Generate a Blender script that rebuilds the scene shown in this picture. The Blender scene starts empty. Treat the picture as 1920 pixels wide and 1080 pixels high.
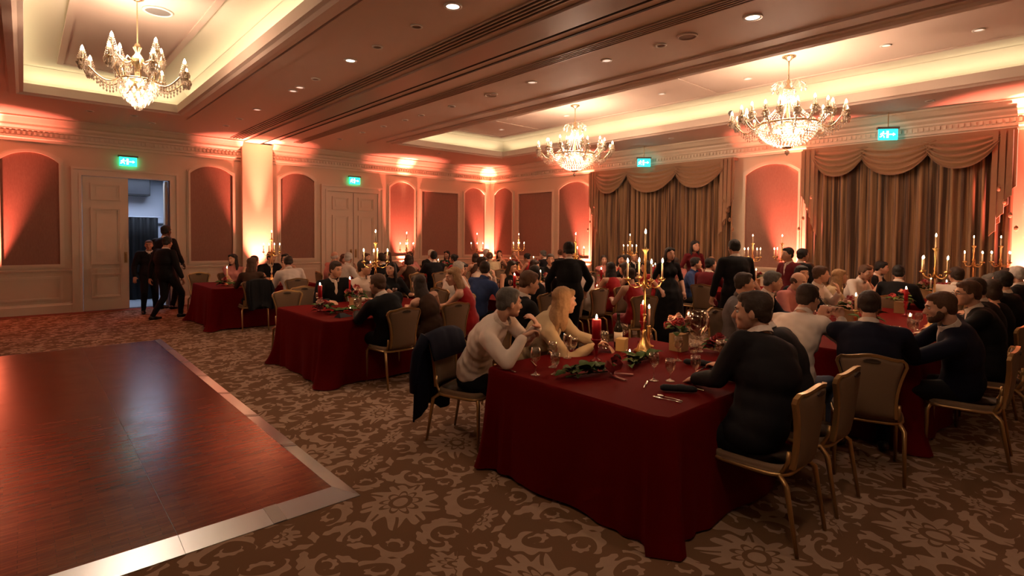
import bpy, math, random
import numpy as np
from mathutils import Vector, Matrix
PI = math.pi
R = math.radians
random.seed(7)
C = bpy.context.scene.collection
SC = bpy.context.scene

# ------------------------------------------------------------------ camera
CAM_H = 1.755
cam_d = bpy.data.cameras.new('camera')
cam_d.sensor_fit = 'HORIZONTAL'
cam_d.sensor_width = 36.0
cam_d.lens = 36.0 * 1018.1 / 1920.0
cam_d.shift_y = -68.3 / 1920.0
cam_d.clip_start = 0.05
cam_d.clip_end = 100
cam = bpy.data.objects.new('camera', cam_d)
C.objects.link(cam)
YAW, PIT, ROL = R(41.98), R(-1.68), R(0.47)
f0 = Vector((math.sin(YAW), math.cos(YAW), 0)); r0 = Vector((math.cos(YAW), -math.sin(YAW), 0)); u0 = Vector((0, 0, 1))
fw = f0 * math.cos(PIT) + u0 * math.sin(PIT)
up = u0 * math.cos(PIT) - f0 * math.sin(PIT)
rt = r0 * math.cos(ROL) + up * math.sin(ROL)
up2 = up * math.cos(ROL) - r0 * math.sin(ROL)
mcam = Matrix((rt, up2, -fw)).transposed().to_4x4()
mcam.translation = (0, 0, CAM_H)
cam.matrix_world = mcam
SC.camera = cam

# ------------------------------------------------------------------ world, exposure
SC.view_settings.view_transform = 'Standard'
SC.view_settings.look = 'None'
SC.view_settings.gamma = 1
SC.view_settings.use_curve_mapping = False
SC.view_settings.exposure = 1.04
w = bpy.data.worlds.new('world'); SC.world = w; w.use_nodes = True
w.node_tree.nodes['Background'].inputs[0].default_value = (0.02, 0.012, 0.01, 1)
w.node_tree.nodes['Background'].inputs[1].default_value = 0.3
cy = SC.cycles
cy.use_denoising = True
cy.max_bounces = 6; cy.diffuse_bounces = 2; cy.glossy_bounces = 2; cy.transmission_bounces = 6; cy.transparent_max_bounces = 8
cy.caustics_reflective = False; cy.caustics_refractive = False
cy.sample_clamp_indirect = 3.0
cy.use_light_tree = True
cy.use_adaptive_sampling = True; cy.adaptive_threshold = 0.08; cy.adaptive_min_samples = 16
cy.blur_glossy = 1.0

# ------------------------------------------------------------------ helpers
def light(kind, name, loc, energy, color, size=0.05, rot=None, **kw):
    d = bpy.data.lights.new(name, kind)
    d.energy = energy; d.color = color
    if kind in ('POINT', 'SPOT'): d.shadow_soft_size = size
    for k, v in kw.items(): setattr(d, k, v)
    o = bpy.data.objects.new(name, d); C.objects.link(o)
    o.location = loc
    if rot is not None: o.rotation_euler = rot
    return o

def aim(o, direction):
    o.rotation_euler = Vector(direction).to_track_quat('-Z', 'Y').to_euler()

def mat(name, col, rough=0.6, metal=0.0, spec=0.5, emit=None, es=0.0, trans=0.0, ior=1.45, sheen=0.0, bump=None, var=None, sampling=True):
    m = bpy.data.materials.new(name); m.use_nodes = True
    nt = m.node_tree; b = nt.nodes['Principled BSDF']
    b.inputs['Base Color'].default_value = (*col, 1)
    b.inputs['Roughness'].default_value = rough
    b.inputs['Metallic'].default_value = metal
    b.inputs['Specular IOR Level'].default_value = spec
    b.inputs['IOR'].default_value = ior
    b.inputs['Transmission Weight'].default_value = trans
    if sheen: b.inputs['Sheen Weight'].default_value = sheen
    if emit:
        b.inputs['Emission Color'].default_value = (*emit, 1)
        b.inputs['Emission Strength'].default_value = es
        if not sampling: m.cycles.emission_sampling = 'NONE'
    if bump:
        sc_, st_, dist = bump
        n = nt.nodes.new('ShaderNodeTexNoise'); n.inputs['Scale'].default_value = sc_; n.inputs['Detail'].default_value = 4
        tc = nt.nodes.new('ShaderNodeTexCoord'); nt.links.new(tc.outputs['Object'], n.inputs['Vector'])
        bp = nt.nodes.new('ShaderNodeBump'); bp.inputs['Strength'].default_value = st_; bp.inputs['Distance'].default_value = dist
        nt.links.new(n.outputs['Fac'], bp.inputs['Height']); nt.links.new(bp.outputs['Normal'], b.inputs['Normal'])
    if var:
        sc_, amt = var
        n = nt.nodes.new('ShaderNodeTexNoise'); n.inputs['Scale'].default_value = sc_; n.inputs['Detail'].default_value = 5
        tc = nt.nodes.new('ShaderNodeTexCoord'); nt.links.new(tc.outputs['Object'], n.inputs['Vector'])
        mx = nt.nodes.new('ShaderNodeMix'); mx.data_type = 'RGBA'
        mx.inputs[6].default_value = (*[c * (1 - amt) for c in col], 1); mx.inputs[7].default_value = (*[min(1, c * (1 + amt)) for c in col], 1)
        nt.links.new(n.outputs['Fac'], mx.inputs[0]); nt.links.new(mx.outputs[2], b.inputs['Base Color'])
    return m

class MB:
    def __init__(s, f=None):
        s.v = []; s.f = []; s.m = []; s.map = f; s.mi = 0
    def add(s, vs, fs):
        n = len(s.v)
        if s.map: vs = [s.map(*p) for p in vs]
        s.v += [tuple(p) for p in vs]
        s.f += [tuple(i + n for i in f) for f in fs]
        s.m += [s.mi] * len(fs)
        return s
    def box(s, x0, x1, y0, y1, z0, z1):
        return s.add([(x0, y0, z0), (x1, y0, z0), (x1, y1, z0), (x0, y1, z0), (x0, y0, z1), (x1, y0, z1), (x1, y1, z1), (x0, y1, z1)],
                     [(0, 3, 2, 1), (4, 5, 6, 7), (0, 1, 5, 4), (1, 2, 6, 5), (2, 3, 7, 6), (3, 0, 4, 7)])
    def lathe(s, prof, n=16, c=(0, 0, 0), mtx=None):
        vs = []; fs = []
        for r, z in prof:
            for i in range(n):
                a = 2 * PI * i / n
                p = Vector((r * math.cos(a), r * math.sin(a), z))
                if mtx: p = mtx @ p
                vs.append((p[0] + c[0], p[1] + c[1], p[2] + c[2]))
        k = len(prof)
        for j in range(k - 1):
            for i in range(n):
                fs.append((j * n + i, j * n + (i + 1) % n, (j + 1) * n + (i + 1) % n, (j + 1) * n + i))
        if prof[0][0] > 1e-4: fs.append(tuple(range(n))[::-1])
        if prof[-1][0] > 1e-4: fs.append(tuple((k - 1) * n + i for i in range(n)))
        return s.add(vs, fs)
    def tube(s, pts, rad, n=8, caps=True, squash=1.0):
        pts = [Vector(p) for p in pts]
        if not hasattr(rad, '__len__'): rad = [rad] * len(pts)
        vs = []; fs = []; prev = None
        for i, p in enumerate(pts):
            t = (pts[min(i + 1, len(pts) - 1)] - pts[max(i - 1, 0)]).normalized()
            if prev is None:
                a = Vector((0, 0, 1)) if abs(t.z) < 0.9 else Vector((1, 0, 0))
                u = t.cross(a).normalized()
            else:
                u = (prev - t * prev.dot(t)).normalized()
            prev = u; v = t.cross(u)
            for k in range(n):
                an = 2 * PI * k / n
                vs.append(p + (u * math.cos(an) + v * math.sin(an) * squash) * rad[i])
        for j in range(len(pts) - 1):
            for k in range(n):
                fs.append((j * n + k, j * n + (k + 1) % n, (j + 1) * n + (k + 1) % n, (j + 1) * n + k))
        if caps:
            fs.append(tuple(range(n))[::-1]); fs.append(tuple((len(pts) - 1) * n + k for k in range(n)))
        return s.add(vs, fs)
    def ball(s, c, r, nu=8, nv=6, mtx=None):
        if not hasattr(r, '__len__'): r = (r, r, r)
        vs = [Vector((0, 0, -r[2]))]; fs = []
        for j in range(1, nv):
            ph = PI * j / nv
            for i in range(nu):
                a = 2 * PI * i / nu
                vs.append(Vector((r[0] * math.sin(ph) * math.cos(a), r[1] * math.sin(ph) * math.sin(a), -r[2] * math.cos(ph))))
        vs.append(Vector((0, 0, r[2])))
        for i in range(nu): fs.append((0, 1 + (i + 1) % nu, 1 + i))
        for j in range(nv - 2):
            for i in range(nu):
                a = 1 + j * nu; b = a + nu
                fs.append((a + i, a + (i + 1) % nu, b + (i + 1) % nu, b + i))
        t = len(vs) - 1; a = 1 + (nv - 2) * nu
        for i in range(nu): fs.append((a + i, a + (i + 1) % nu, t))
        if mtx: vs = [mtx @ p for p in vs]
        c = Vector(c)
        return s.add([p + c for p in vs], fs)
    def prism(s, poly, d0, d1):
        # polygon in (a, b), extruded over the third coordinate: vertices (a, d, b)
        n = len(poly)
        vs = [(a, d0, b) for a, b in poly] + [(a, d1, b) for a, b in poly]
        fs = [tuple(range(n)), tuple(range(2 * n - 1, n - 1, -1))] + [(i, i + n, (i + 1) % n + n, (i + 1) % n) for i in range(n)]
        return s.add(vs, fs)
    def ring(s, outer, inner, d0, d1):
        n = len(outer)
        vs = [(a, d0, b) for a, b in outer] + [(a, d1, b) for a, b in outer] + [(a, d0, b) for a, b in inner] + [(a, d1, b) for a, b in inner]
        fs = []
        for i in range(n):
            j = (i + 1) % n
            fs += [(i, j, j + n, i + n), (i + n, j + n, j + 3 * n, i + 3 * n), (i + 2 * n, i + 3 * n, j + 3 * n, j + 2 * n), (i, i + 2 * n, j + 2 * n, j)]
        return s.add(vs, fs)
    def mesh(s, name, mats, smooth=False):
        me = bpy.data.meshes.new(name)
        me.from_pydata(s.v, [], s.f)
        if not isinstance(mats, (list, tuple)): mats = [mats]
        for m in mats: me.materials.append(m)
        if len(mats) > 1: me.polygons.foreach_set('material_index', s.m)
        if smooth: me.polygons.foreach_set('use_smooth', [True] * len(me.polygons))
        me.update()
        return me
    def obj(s, name, mats, parent=None, smooth=False, **kw):
        return put(name, s.mesh(name, mats, smooth), parent, **kw)

def put(name, me, parent=None, loc=None, rot=None, label=None, cat=None, group=None, kind=None):
    o = bpy.data.objects.new(name, me)
    C.objects.link(o)
    if parent is not None: o.parent = parent
    if loc is not None: o.location = loc
    if rot is not None: o.rotation_euler = rot
    tag(o, label, cat, group, kind)
    return o

def tag(o, label=None, cat=None, group=None, kind=None):
    if label: o['label'] = label
    if cat: o['category'] = cat
    if group: o['group'] = group
    if kind: o['kind'] = kind
    return o

def thing(name, label, cat, loc=(0, 0, 0), rz=0, group=None):
    return put(name, None, None, loc, (0, 0, rz), label, cat, group)

def dup(root, loc=None, rz=None, label=None, group=None):
    def cp(o, par):
        c = o.copy(); C.objects.link(c)
        if par is not None: c.parent = par
        for ch in KIDS.get(o.name, ()): cp(ch, c)
        return c
    KIDS = {}
    def walk(o):
        k = list(o.children)
        KIDS[o.name] = k
        for q in k: walk(q)
    walk(root)
    c = cp(root, None)
    if loc is not None: c.location = loc
    if rz is not None: c.rotation_euler = (0, 0, rz)
    if label: c['label'] = label
    if group: c['group'] = group
    return c

def once(key, store, make):
    if key not in store: store[key] = make()
    return store[key]

# shader maths in short form
class N:
    nt = None
    def __init__(s, sock): s.s = sock
    @staticmethod
    def op(o, *a):
        n = N.nt.nodes.new('ShaderNodeMath'); n.operation = o
        for i, x in enumerate(a):
            if isinstance(x, N): N.nt.links.new(x.s, n.inputs[i])
            else: n.inputs[i].default_value = x
        return N(n.outputs[0])
    def __add__(s, o): return N.op('ADD', s, o)
    def __radd__(s, o): return N.op('ADD', s, o)
    def __sub__(s, o): return N.op('SUBTRACT', s, o)
    def __rsub__(s, o): return N.op('SUBTRACT', o, s)
    def __mul__(s, o): return N.op('MULTIPLY', s, o)
    def __rmul__(s, o): return N.op('MULTIPLY', s, o)
    def __truediv__(s, o): return N.op('DIVIDE', s, o)
    def abs(s): return N.op('ABSOLUTE', s)
    def lt(s, o): return N.op('LESS_THAN', s, o)
    def gt(s, o): return N.op('GREATER_THAN', s, o)
    def max(s, o): return N.op('MAXIMUM', s, o)
    def min(s, o): return N.op('MINIMUM', s, o)
    def sqrt(s): return N.op('SQRT', s)
    def cos(s): return N.op('COSINE', s)
    def fract(s): return N.op('FRACT', s)
    def floor(s): return N.op('FLOOR', s)

# ------------------------------------------------------------------ materials
WALLC = (0.62, 0.47, 0.33)
m_wall = mat('cream wall paint', WALLC, 0.55)
m_trim = mat('cream trim paint', (0.66, 0.52, 0.38), 0.42)
m_ceil = mat('ceiling paint', (0.66, 0.50, 0.41), 0.7)
m_cove = mat('cove paint', (0.76, 0.68, 0.54), 0.8)
m_shade_joint = mat('slot shade and dark joint', (0.06, 0.035, 0.02), 0.7)  # stands in for shade inside slots that are not cut; also colours joints
m_slot = mat('slot bar', (0.40, 0.27, 0.19), 0.5)
m_gold = mat('polished brass', (0.80, 0.52, 0.20), 0.28, 1.0)
m_gold2 = mat('pale gilt and glass', (0.86, 0.70, 0.46), 0.22, 0.9)
m_gilt = mat('gilt chair frame', (0.42, 0.26, 0.11), 0.38, 0.8)
m_taupe = mat('taupe chair fabric', (0.19, 0.115, 0.066), 0.85, bump=(600, 0.3, 0.002))
m_black = mat('black plastic', (0.02, 0.02, 0.02), 0.5)
m_white = mat('white enamel', (0.7, 0.66, 0.6), 0.4)
m_alu = mat('brushed aluminium', (0.60, 0.66, 0.74), 0.30, 1.0, bump=(40, 0.08, 0.002))
m_alu2 = mat('dull aluminium cover strip', (0.34, 0.33, 0.33), 0.45, 1.0)
def thin_glass(name, tint, gloss=0.5, rough=0.04, base=0.10):
    # thin walled glass: mostly see-through, shiny towards its edges
    m = bpy.data.materials.new(name); m.use_nodes = True; nt = m.node_tree; nt.nodes.clear()
    out = nt.nodes.new('ShaderNodeOutputMaterial'); mx = nt.nodes.new('ShaderNodeMixShader')
    tr = nt.nodes.new('ShaderNodeBsdfTransparent'); tr.inputs[0].default_value = (*tint, 1)
    gl = nt.nodes.new('ShaderNodeBsdfGlossy'); gl.inputs[0].default_value = (1, .97, .92, 1); gl.inputs['Roughness'].default_value = rough
    lw = nt.nodes.new('ShaderNodeLayerWeight'); lw.inputs['Blend'].default_value = 0.35
    ma = nt.nodes.new('ShaderNodeMath'); ma.operation = 'MULTIPLY_ADD'; ma.inputs[1].default_value = gloss; ma.inputs[2].default_value = base
    nt.links.new(lw.outputs['Facing'], ma.inputs[0]); nt.links.new(ma.outputs[0], mx.inputs[0])
    nt.links.new(tr.outputs[0], mx.inputs[1]); nt.links.new(gl.outputs[0], mx.inputs[2]); nt.links.new(mx.outputs[0], out.inputs[0])
    return m
m_glass = thin_glass('clear glass', (.93, .90, .87))
m_steel = mat('cutlery steel', (0.75, 0.68, 0.6), 0.22, 1.0)
m_linen = mat('black napkin linen', (0.008, 0.009, 0.012), 0.85)
m_flame = mat('candle flame', (1, 0.7, 0.4), 0.5, emit=(1, 0.66, 0.36), es=38, sampling=False)
m_bulb = mat('candle bulb', (1, 0.8, 0.6), 0.4, emit=(1, 0.72, 0.42), es=24, sampling=False)
m_redwax = mat('red wax', (0.45, 0.01, 0.02), 0.4, spec=0.6)
m_ivory = mat('ivory wax', (0.75, 0.6, 0.42), 0.5)
def crystal_mat():
    m = bpy.data.materials.new('cut crystal'); m.use_nodes = True; nt = m.node_tree; nt.nodes.clear()
    out = nt.nodes.new('ShaderNodeOutputMaterial'); a = nt.nodes.new('ShaderNodeAddShader'); mx = nt.nodes.new('ShaderNodeMixShader')
    tl = nt.nodes.new('ShaderNodeBsdfTranslucent'); tl.inputs[0].default_value = (1, .92, .82, 1)
    tr = nt.nodes.new('ShaderNodeBsdfTransparent'); tr.inputs[0].default_value = (.9, .85, .8, 1)
    gl = nt.nodes.new('ShaderNodeBsdfGlossy'); gl.inputs[0].default_value = (1, .93, .84, 1); gl.inputs['Roughness'].default_value = .12
    m2 = nt.nodes.new('ShaderNodeMixShader'); m2.inputs[0].default_value = .5; mx.inputs[0].default_value = .72
    nt.links.new(tl.outputs[0], m2.inputs[1]); nt.links.new(gl.outputs[0], m2.inputs[2])
    nt.links.new(tr.outputs[0], mx.inputs[1]); nt.links.new(m2.outputs[0], mx.inputs[2]); nt.links.new(mx.outputs[0], out.inputs[0])
    return m
m_crystal = crystal_mat()
m_redglass = mat('red glass', (0.25, 0.005, 0.01), 0.08, spec=.8)
m_leaf = mat('dark green leaf', (0.040, 0.075, 0.016), 0.75, spec=.2, var=(30, 0.5))
m_leaf2 = mat('olive green leaf', (0.085, 0.11, 0.028), 0.75, spec=.2, var=(25, 0.4))
m_rose = mat('red rose petal', (0.30, 0.006, 0.012), 0.65, sheen=0.3, var=(40, 0.4))
m_blush = mat('blush flower petal', (0.62, 0.38, 0.30), 0.7)
m_ribbon = mat('gauze ribbon', (0.22, 0.02, 0.02), 0.5)
m_bottle = mat('dark bottle glass', (0.01, 0.008, 0.006), 0.08)
m_paper = mat('cream paper', (0.70, 0.60, 0.48), 0.7)
m_kraft = mat('gold card box', (0.50, 0.33, 0.12), 0.5)
m_vase = mat('tan card vase', (0.34, 0.20, 0.09), 0.6)

def cloth_mat():
    m = bpy.data.materials.new('burgundy table velvet'); m.use_nodes = True
    nt = m.node_tree; b = nt.nodes['Principled BSDF']
    b.inputs['Base Color'].default_value = (0.10, 0.0016, 0.0020, 1)
    b.inputs['Roughness'].default_value = 0.8
    b.inputs['Specular IOR Level'].default_value = 0.05
    b.inputs['Sheen Weight'].default_value = 0.05
    b.inputs['Sheen Tint'].default_value = (0.8, 0.1, 0.08, 1)
    return m
m_cloth = cloth_mat()

def carpet_mat():
    m = bpy.data.materials.new('damask carpet'); m.use_nodes = True
    nt = m.node_tree; N.nt = nt; b = nt.nodes['Principled BSDF']; L = nt.links
    tc = nt.nodes.new('ShaderNodeTexCoord')
    sx = nt.nodes.new('ShaderNodeSeparateXYZ'); L.new(tc.outputs['Object'], sx.inputs[0])
    nz = nt.nodes.new('ShaderNodeTexNoise'); nz.inputs['Scale'].default_value = 1.7; nz.inputs['Detail'].default_value = 1.5
    L.new(tc.outputs['Object'], nz.inputs['Vector'])
    ns = nt.nodes.new('ShaderNodeSeparateColor'); L.new(nz.outputs['Color'], ns.inputs[0])
    ca, sa = math.cos(R(33)), math.sin(R(33))
    x0, y0 = N(sx.outputs[0]), N(sx.outputs[1])
    x = (x0 * ca + y0 * sa) + (N(ns.outputs[0]) - 0.5) * 0.28
    y = (y0 * ca - x0 * sa) + (N(ns.outputs[1]) - 0.5) * 0.28
    P = 1.06
    row = (y / P).floor()
    u = ((x / P) + row * 0.5).fract() - 0.5
    v = (y / P).fract() - 0.5
    au = u.abs()
    def dist(cx, cy, a, bb): return ((a - cx) * (a - cx) + (bb - cy) * (bb - cy)).sqrt()
    def flower(a, bb, Rr, n, core):
        r = (a * a + bb * bb).sqrt(); th = N.op('ARCTAN2', bb, a)
        pet = (th * (n / 2.0)).cos().abs() * (0.30 * Rr) + 0.62 * Rr + (th * (n * 1.5)).cos() * (0.07 * Rr)
        gap = (th * (n / 2.0) + 1.35).cos().abs().gt(0.20)
        o = r.lt(pet) * r.gt(core * Rr * 1.35) * gap.max(r.lt(Rr * 0.6))
        pet2 = (th * (n / 2.0) + 0.8).cos().abs() * (0.2 * Rr) + 0.3 * Rr
        ring = r.gt(pet2 * 0.98) .max(r.lt(pet2 * 0.8))
        return o * ring
    def core(a, bb, rr): return (a * a + bb * bb).sqrt().lt(rr)
    def cres(cx, cy, r1, ox, oy, r2, a=au, bb=v):
        th = N.op('ARCTAN2', bb - cy, a - cx)
        lobes = (th * 7.0 + cx * 40).cos() * 0.11 + 1.0
        return dist(cx, cy, a, bb).lt(lobes * r1) * dist(cx + ox, cy + oy, a, bb).gt(r2)
    def leaf(cx, cy, ang, ln, wd, a=au, bb=v):
        c_, s_ = math.cos(R(ang)), math.sin(R(ang))
        p = (a - cx) * c_ + (bb - cy) * s_; q = (bb - cy) * c_ - (a - cx) * s_
        bnd = (1.0 - (p / ln) * (p / ln)).max(0.0) * wd + ((p * 95.0).cos() * (wd * 0.18))
        return q.abs().lt(bnd) * p.abs().lt(ln)
    E = flower(u, v, 0.27, 9, 0.2)
    E = E.max(core(u, v, 0.045))
    uc = 0.5 - au; vc = 0.5 - v.abs()
    E = E.max(flower(uc, vc, 0.15, 7, 0.18)).max(core(uc, vc, 0.02))
    for c in [(0.34, 0.10, 0.115, 0.035, -0.03, 0.092), (0.20, 0.345, 0.10, 0.03, 0.03, 0.083),
              (0.40, -0.16, 0.10, -0.035, 0.02, 0.08), (0.17, -0.36, 0.125, 0.02, -0.045, 0.10),
              (0.03, 0.43, 0.08, 0.03, -0.02, 0.06), (0.33, -0.40, 0.06, -0.02, 0.025, 0.045)]:
        E = E.max(cres(*c))
    for c in [(0.33, 0.25, 35, 0.10, 0.030), (0.44, 0.02, 80, 0.07, 0.026), (0.27, -0.27, -40, 0.08, 0.03), (0.10, 0.33, 110, 0.06, 0.024), (0.05, -0.33, 60, 0.07, 0.026), (0.44, 0.33, -30, 0.06, 0.022)]:
        E = E.max(leaf(*c))
    for c in [(0.375, 0.085, 0.048, -0.018, 0.008, 0.036), (0.225, 0.375, 0.045, -0.02, -0.01, 0.034), (0.365, -0.14, 0.044, 0.02, 0.0, 0.032), (0.19, -0.40, 0.05, -0.02, 0.012, 0.038)]:
        E = E.max(cres(*c))
    fine = nt.nodes.new('ShaderNodeTexNoise'); fine.inputs['Scale'].default_value = 9; fine.inputs['Detail'].default_value = 6
    L.new(tc.outputs['Object'], fine.inputs['Vector'])
    mx = nt.nodes.new('ShaderNodeMix'); mx.data_type = 'RGBA'
    mx.inputs[6].default_value = (0.165, 0.088, 0.048, 1); mx.inputs[7].default_value = (0.39, 0.26, 0.185, 1)
    f = E * (N(fine.outputs['Fac']) * 0.5 + 0.62)
    L.new(f.s, mx.inputs[0]); L.new(mx.outputs[2], b.inputs['Base Color'])
    b.inputs['Roughness'].default_value = 0.95
    b.inputs['Specular IOR Level'].default_value = 0.1
    bn = nt.nodes.new('ShaderNodeTexNoise'); bn.inputs['Scale'].default_value = 350
    L.new(tc.outputs['Object'], bn.inputs['Vector'])
    bp = nt.nodes.new('ShaderNodeBump'); bp.inputs['Strength'].default_value = 0.35; bp.inputs['Distance'].default_value = 0.004
    L.new(bn.outputs['Fac'], bp.inputs['Height']); L.new(bp.outputs['Normal'], b.inputs['Normal'])
    return m

def parquet_mat():
    m = bpy.data.materials.new('mahogany parquet'); m.use_nodes = True
    nt = m.node_tree; N.nt = nt; b = nt.nodes['Principled BSDF']; L = nt.links
    tc = nt.nodes.new('ShaderNodeTexCoord')
    br = nt.nodes.new('ShaderNodeTexBrick')
    br.inputs['Scale'].default_value = 1.0; br.inputs['Brick Width'].default_value = 0.155; br.inputs['Row Height'].default_value = 0.0305
    br.inputs['Mortar Size'].default_value = 0.0006; br.inputs['Bias'].default_value = 0.0
    br.inputs['Color1'].default_value = (0.12, 0.019, 0.007, 1); br.inputs['Color2'].default_value = (0.19, 0.036, 0.013, 1)
    br.inputs['Mortar'].default_value = (0.05, 0.014, 0.006, 1)
    L.new(tc.outputs['Object'], br.inputs['Vector'])
    nz = nt.nodes.new('ShaderNodeTexNoise'); nz.inputs['Scale'].default_value = 14; nz.inputs['Detail'].default_value = 6
    mp = nt.nodes.new('ShaderNodeMapping'); mp.inputs['Scale'].default_value = (0.6, 6, 1)
    L.new(tc.outputs['Object'], mp.inputs['Vector']); L.new(mp.outputs[0], nz.inputs['Vector'])
    mx = nt.nodes.new('ShaderNodeMix'); mx.data_type = 'RGBA'; mx.blend_type = 'MULTIPLY'
    mx.inputs[0].default_value = 0.6
    L.new(br.outputs['Color'], mx.inputs[6])
    cr = nt.nodes.new('ShaderNodeValToRGB'); cr.color_ramp.elements[0].color = (0.55, 0.5, 0.5, 1); cr.color_ramp.elements[0].position = 0.3
    cr.color_ramp.elements[1].color = (1.25, 1.2, 1.2, 1); cr.color_ramp.elements[1].position = 0.7
    L.new(nz.outputs['Fac'], cr.inputs[0]); L.new(cr.outputs[0], mx.inputs[7])
    L.new(mx.outputs[2], b.inputs['Base Color'])
    rn = nt.nodes.new('ShaderNodeTexNoise'); rn.inputs['Scale'].default_value = 3; rn.inputs['Detail'].default_value = 6
    L.new(tc.outputs['Object'], rn.inputs['Vector'])
    rr = N(rn.outputs['Fac']) * 0.16 + 0.16
    L.new(rr.s, b.inputs['Roughness'])
    b.inputs['Specular IOR Level'].default_value = 0.26
    return m

def weave_mat(name, c1, c2, scale=260):
    m = bpy.data.materials.new(name); m.use_nodes = True
    nt = m.node_tree; N.nt = nt; b = nt.nodes['Principled BSDF']; L = nt.links
    tc = nt.nodes.new('ShaderNodeTexCoord')
    nz = nt.nodes.new('ShaderNodeTexNoise'); nz.inputs['Scale'].default_value = scale; nz.inputs['Detail'].default_value = 2
    mp = nt.nodes.new('ShaderNodeMapping'); mp.inputs['Scale'].default_value = (1, 1, 0.25)
    L.new(tc.outputs['Object'], mp.inputs['Vector']); L.new(mp.outputs[0], nz.inputs['Vector'])
    mx = nt.nodes.new('ShaderNodeMix'); mx.data_type = 'RGBA'
    mx.inputs[6].default_value = (*c1, 1); mx.inputs[7].default_value = (*c2, 1)
    L.new(nz.outputs['Fac'], mx.inputs[0]); L.new(mx.outputs[2], b.inputs['Base Color'])
    b.inputs['Roughness'].default_value = 0.9; b.inputs['Specular IOR Level'].default_value = 0.1
    return m

m_carpet = carpet_mat()
m_parq = parquet_mat()
m_panel = weave_mat('woven wall fabric', (0.235, 0.122, 0.088), (0.33, 0.180, 0.132), 60)
def curtain_mat():
    m = bpy.data.materials.new('gold brown curtain fabric'); m.use_nodes = True
    nt = m.node_tree; N.nt = nt; b = nt.nodes['Principled BSDF']; L = nt.links
    tc = nt.nodes.new('ShaderNodeTexCoord')
    mp = nt.nodes.new('ShaderNodeMapping'); mp.inputs['Scale'].default_value = (3, 7.5, 0.12)
    nz = nt.nodes.new('ShaderNodeTexNoise'); nz.inputs['Scale'].default_value = 3.0; nz.inputs['Detail'].default_value = 2
    L.new(tc.outputs['Object'], mp.inputs['Vector']); L.new(mp.outputs[0], nz.inputs['Vector'])
    cr = nt.nodes.new('ShaderNodeValToRGB')  # upright streaks paint the light and shade of pleats into the colour
    cr.color_ramp.elements[0].position = 0.43; cr.color_ramp.elements[0].color = (0.075, 0.030, 0.011, 1)
    cr.color_ramp.elements[1].position = 0.55; cr.color_ramp.elements[1].color = (0.30, 0.155, 0.068, 1)
    L.new(nz.outputs['Fac'], cr.inputs[0]); L.new(cr.outputs[0], b.inputs['Base Color'])
    b.inputs['Roughness'].default_value = 0.75; b.inputs['Sheen Weight'].default_value = 0.25
    return m
m_curt = curtain_mat()
m_swag = mat('tan swag satin', (0.27, 0.135, 0.062), 0.62, sheen=0.3)
m_border = mat('red carpet border', (0.20, 0.05, 0.03), 0.95)
# ------------------------------------------------------------------ lights of the room
YA, XB, CZ, XL, YF = 15.2, 12.6, 4.13, -8.0, -7.0
WARM = (1.0, 0.60, 0.34)
COVE_Z = 4.56
CO_R = (7.15, 10.6, -4.5, 12.25)      # openings of the two ceiling coffers: x0, x1, y0, y1
CO_L = (0.0, 2.28, -4.5, 12.25)
def cove_lights(c, e, col):
    x0, x1, y0, y1 = c
    o = 0.16
    for (px, py, lx, ly, dx, dy) in ((x0 - o, (y0 + y1) / 2, .1, y1 - y0, -.25, 0), (x1 + o, (y0 + y1) / 2, .1, y1 - y0, .25, 0),
                                     ((x0 + x1) / 2, y1 + o, x1 - x0, .1, 0, .25), ((x0 + x1) / 2, y0 - o, x1 - x0, .1, 0, -.25)):
        a = light('AREA', 'cove_strip', (px, py, CZ + 0.07), e * max(lx, ly), col, shape='RECTANGLE', size_y=ly)
        a.data.size = lx
        a.rotation_euler = (PI, 0, 0)
cove_lights(CO_R, 0.95, (1.0, 0.82, 0.52))
cove_lights(CO_L, 1.4, (1.0, 0.84, 0.52))
# red uplighters standing on the floor along the walls
UP = [(-0.62, YA - .3, 0, 1.0), (4.58, YA - .50, 0, 1.15), (9.0, YA - .3, 0, 1.0), (12.33, YA - .27, 0, 1.1),
      (XB - .3, 10.62, 1, 1.0), (XB - .3, 4.72, 1, 1.1), (XB - .3, 0.95, 1, 1.1), (-4.5, YA - .3, 0, 1.0)]
for (x, y, side, k) in UP:
    s = light('SPOT', 'uplighter_beam', (x, y, 0.42), 1300 * k, (1.0, 0.20, 0.13), 0.05, spot_size=R(50), spot_blend=0.85)
    aim(s, (0, 0.13, 1) if side == 0 else (0.13, 0, 1))
    s = light('SPOT', 'uplighter_core', (x, y, 0.42), (3800 if x == 4.58 else 3400) * k, (1.0, 0.42, 0.26), 0.03, spot_size=R(19 if x == 4.58 else 12), spot_blend=1.0)
    aim(s, (0, 0.02, 1) if side == 0 else (0.02, 0, 1))
# the cold lit service corridor behind the open door
a = light('AREA', 'corridor_light', (2.3, 16.6, 3.2), 20, (0.62, 0.74, 1.0), shape='RECTANGLE', size_y=1.0); a.data.size = 1.2
# lit downlights; unseen ones are added overhead to brighten the near carpet
for (x, y, e) in ((3.35, 4.68, 26), (3.35, 7.05, 20), (5.88, 2.68, 22), (3.36, 9.2, 10), (3.35, 0.6, 17), (5.88, -1.5, 5), (3.35, -3, 30)):
    light('SPOT', 'downlight_beam', (x, y, 4.09), e * 1.2, (1.0, 0.68, 0.48), 0.05, spot_size=R(95), spot_blend=0.9)

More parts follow.
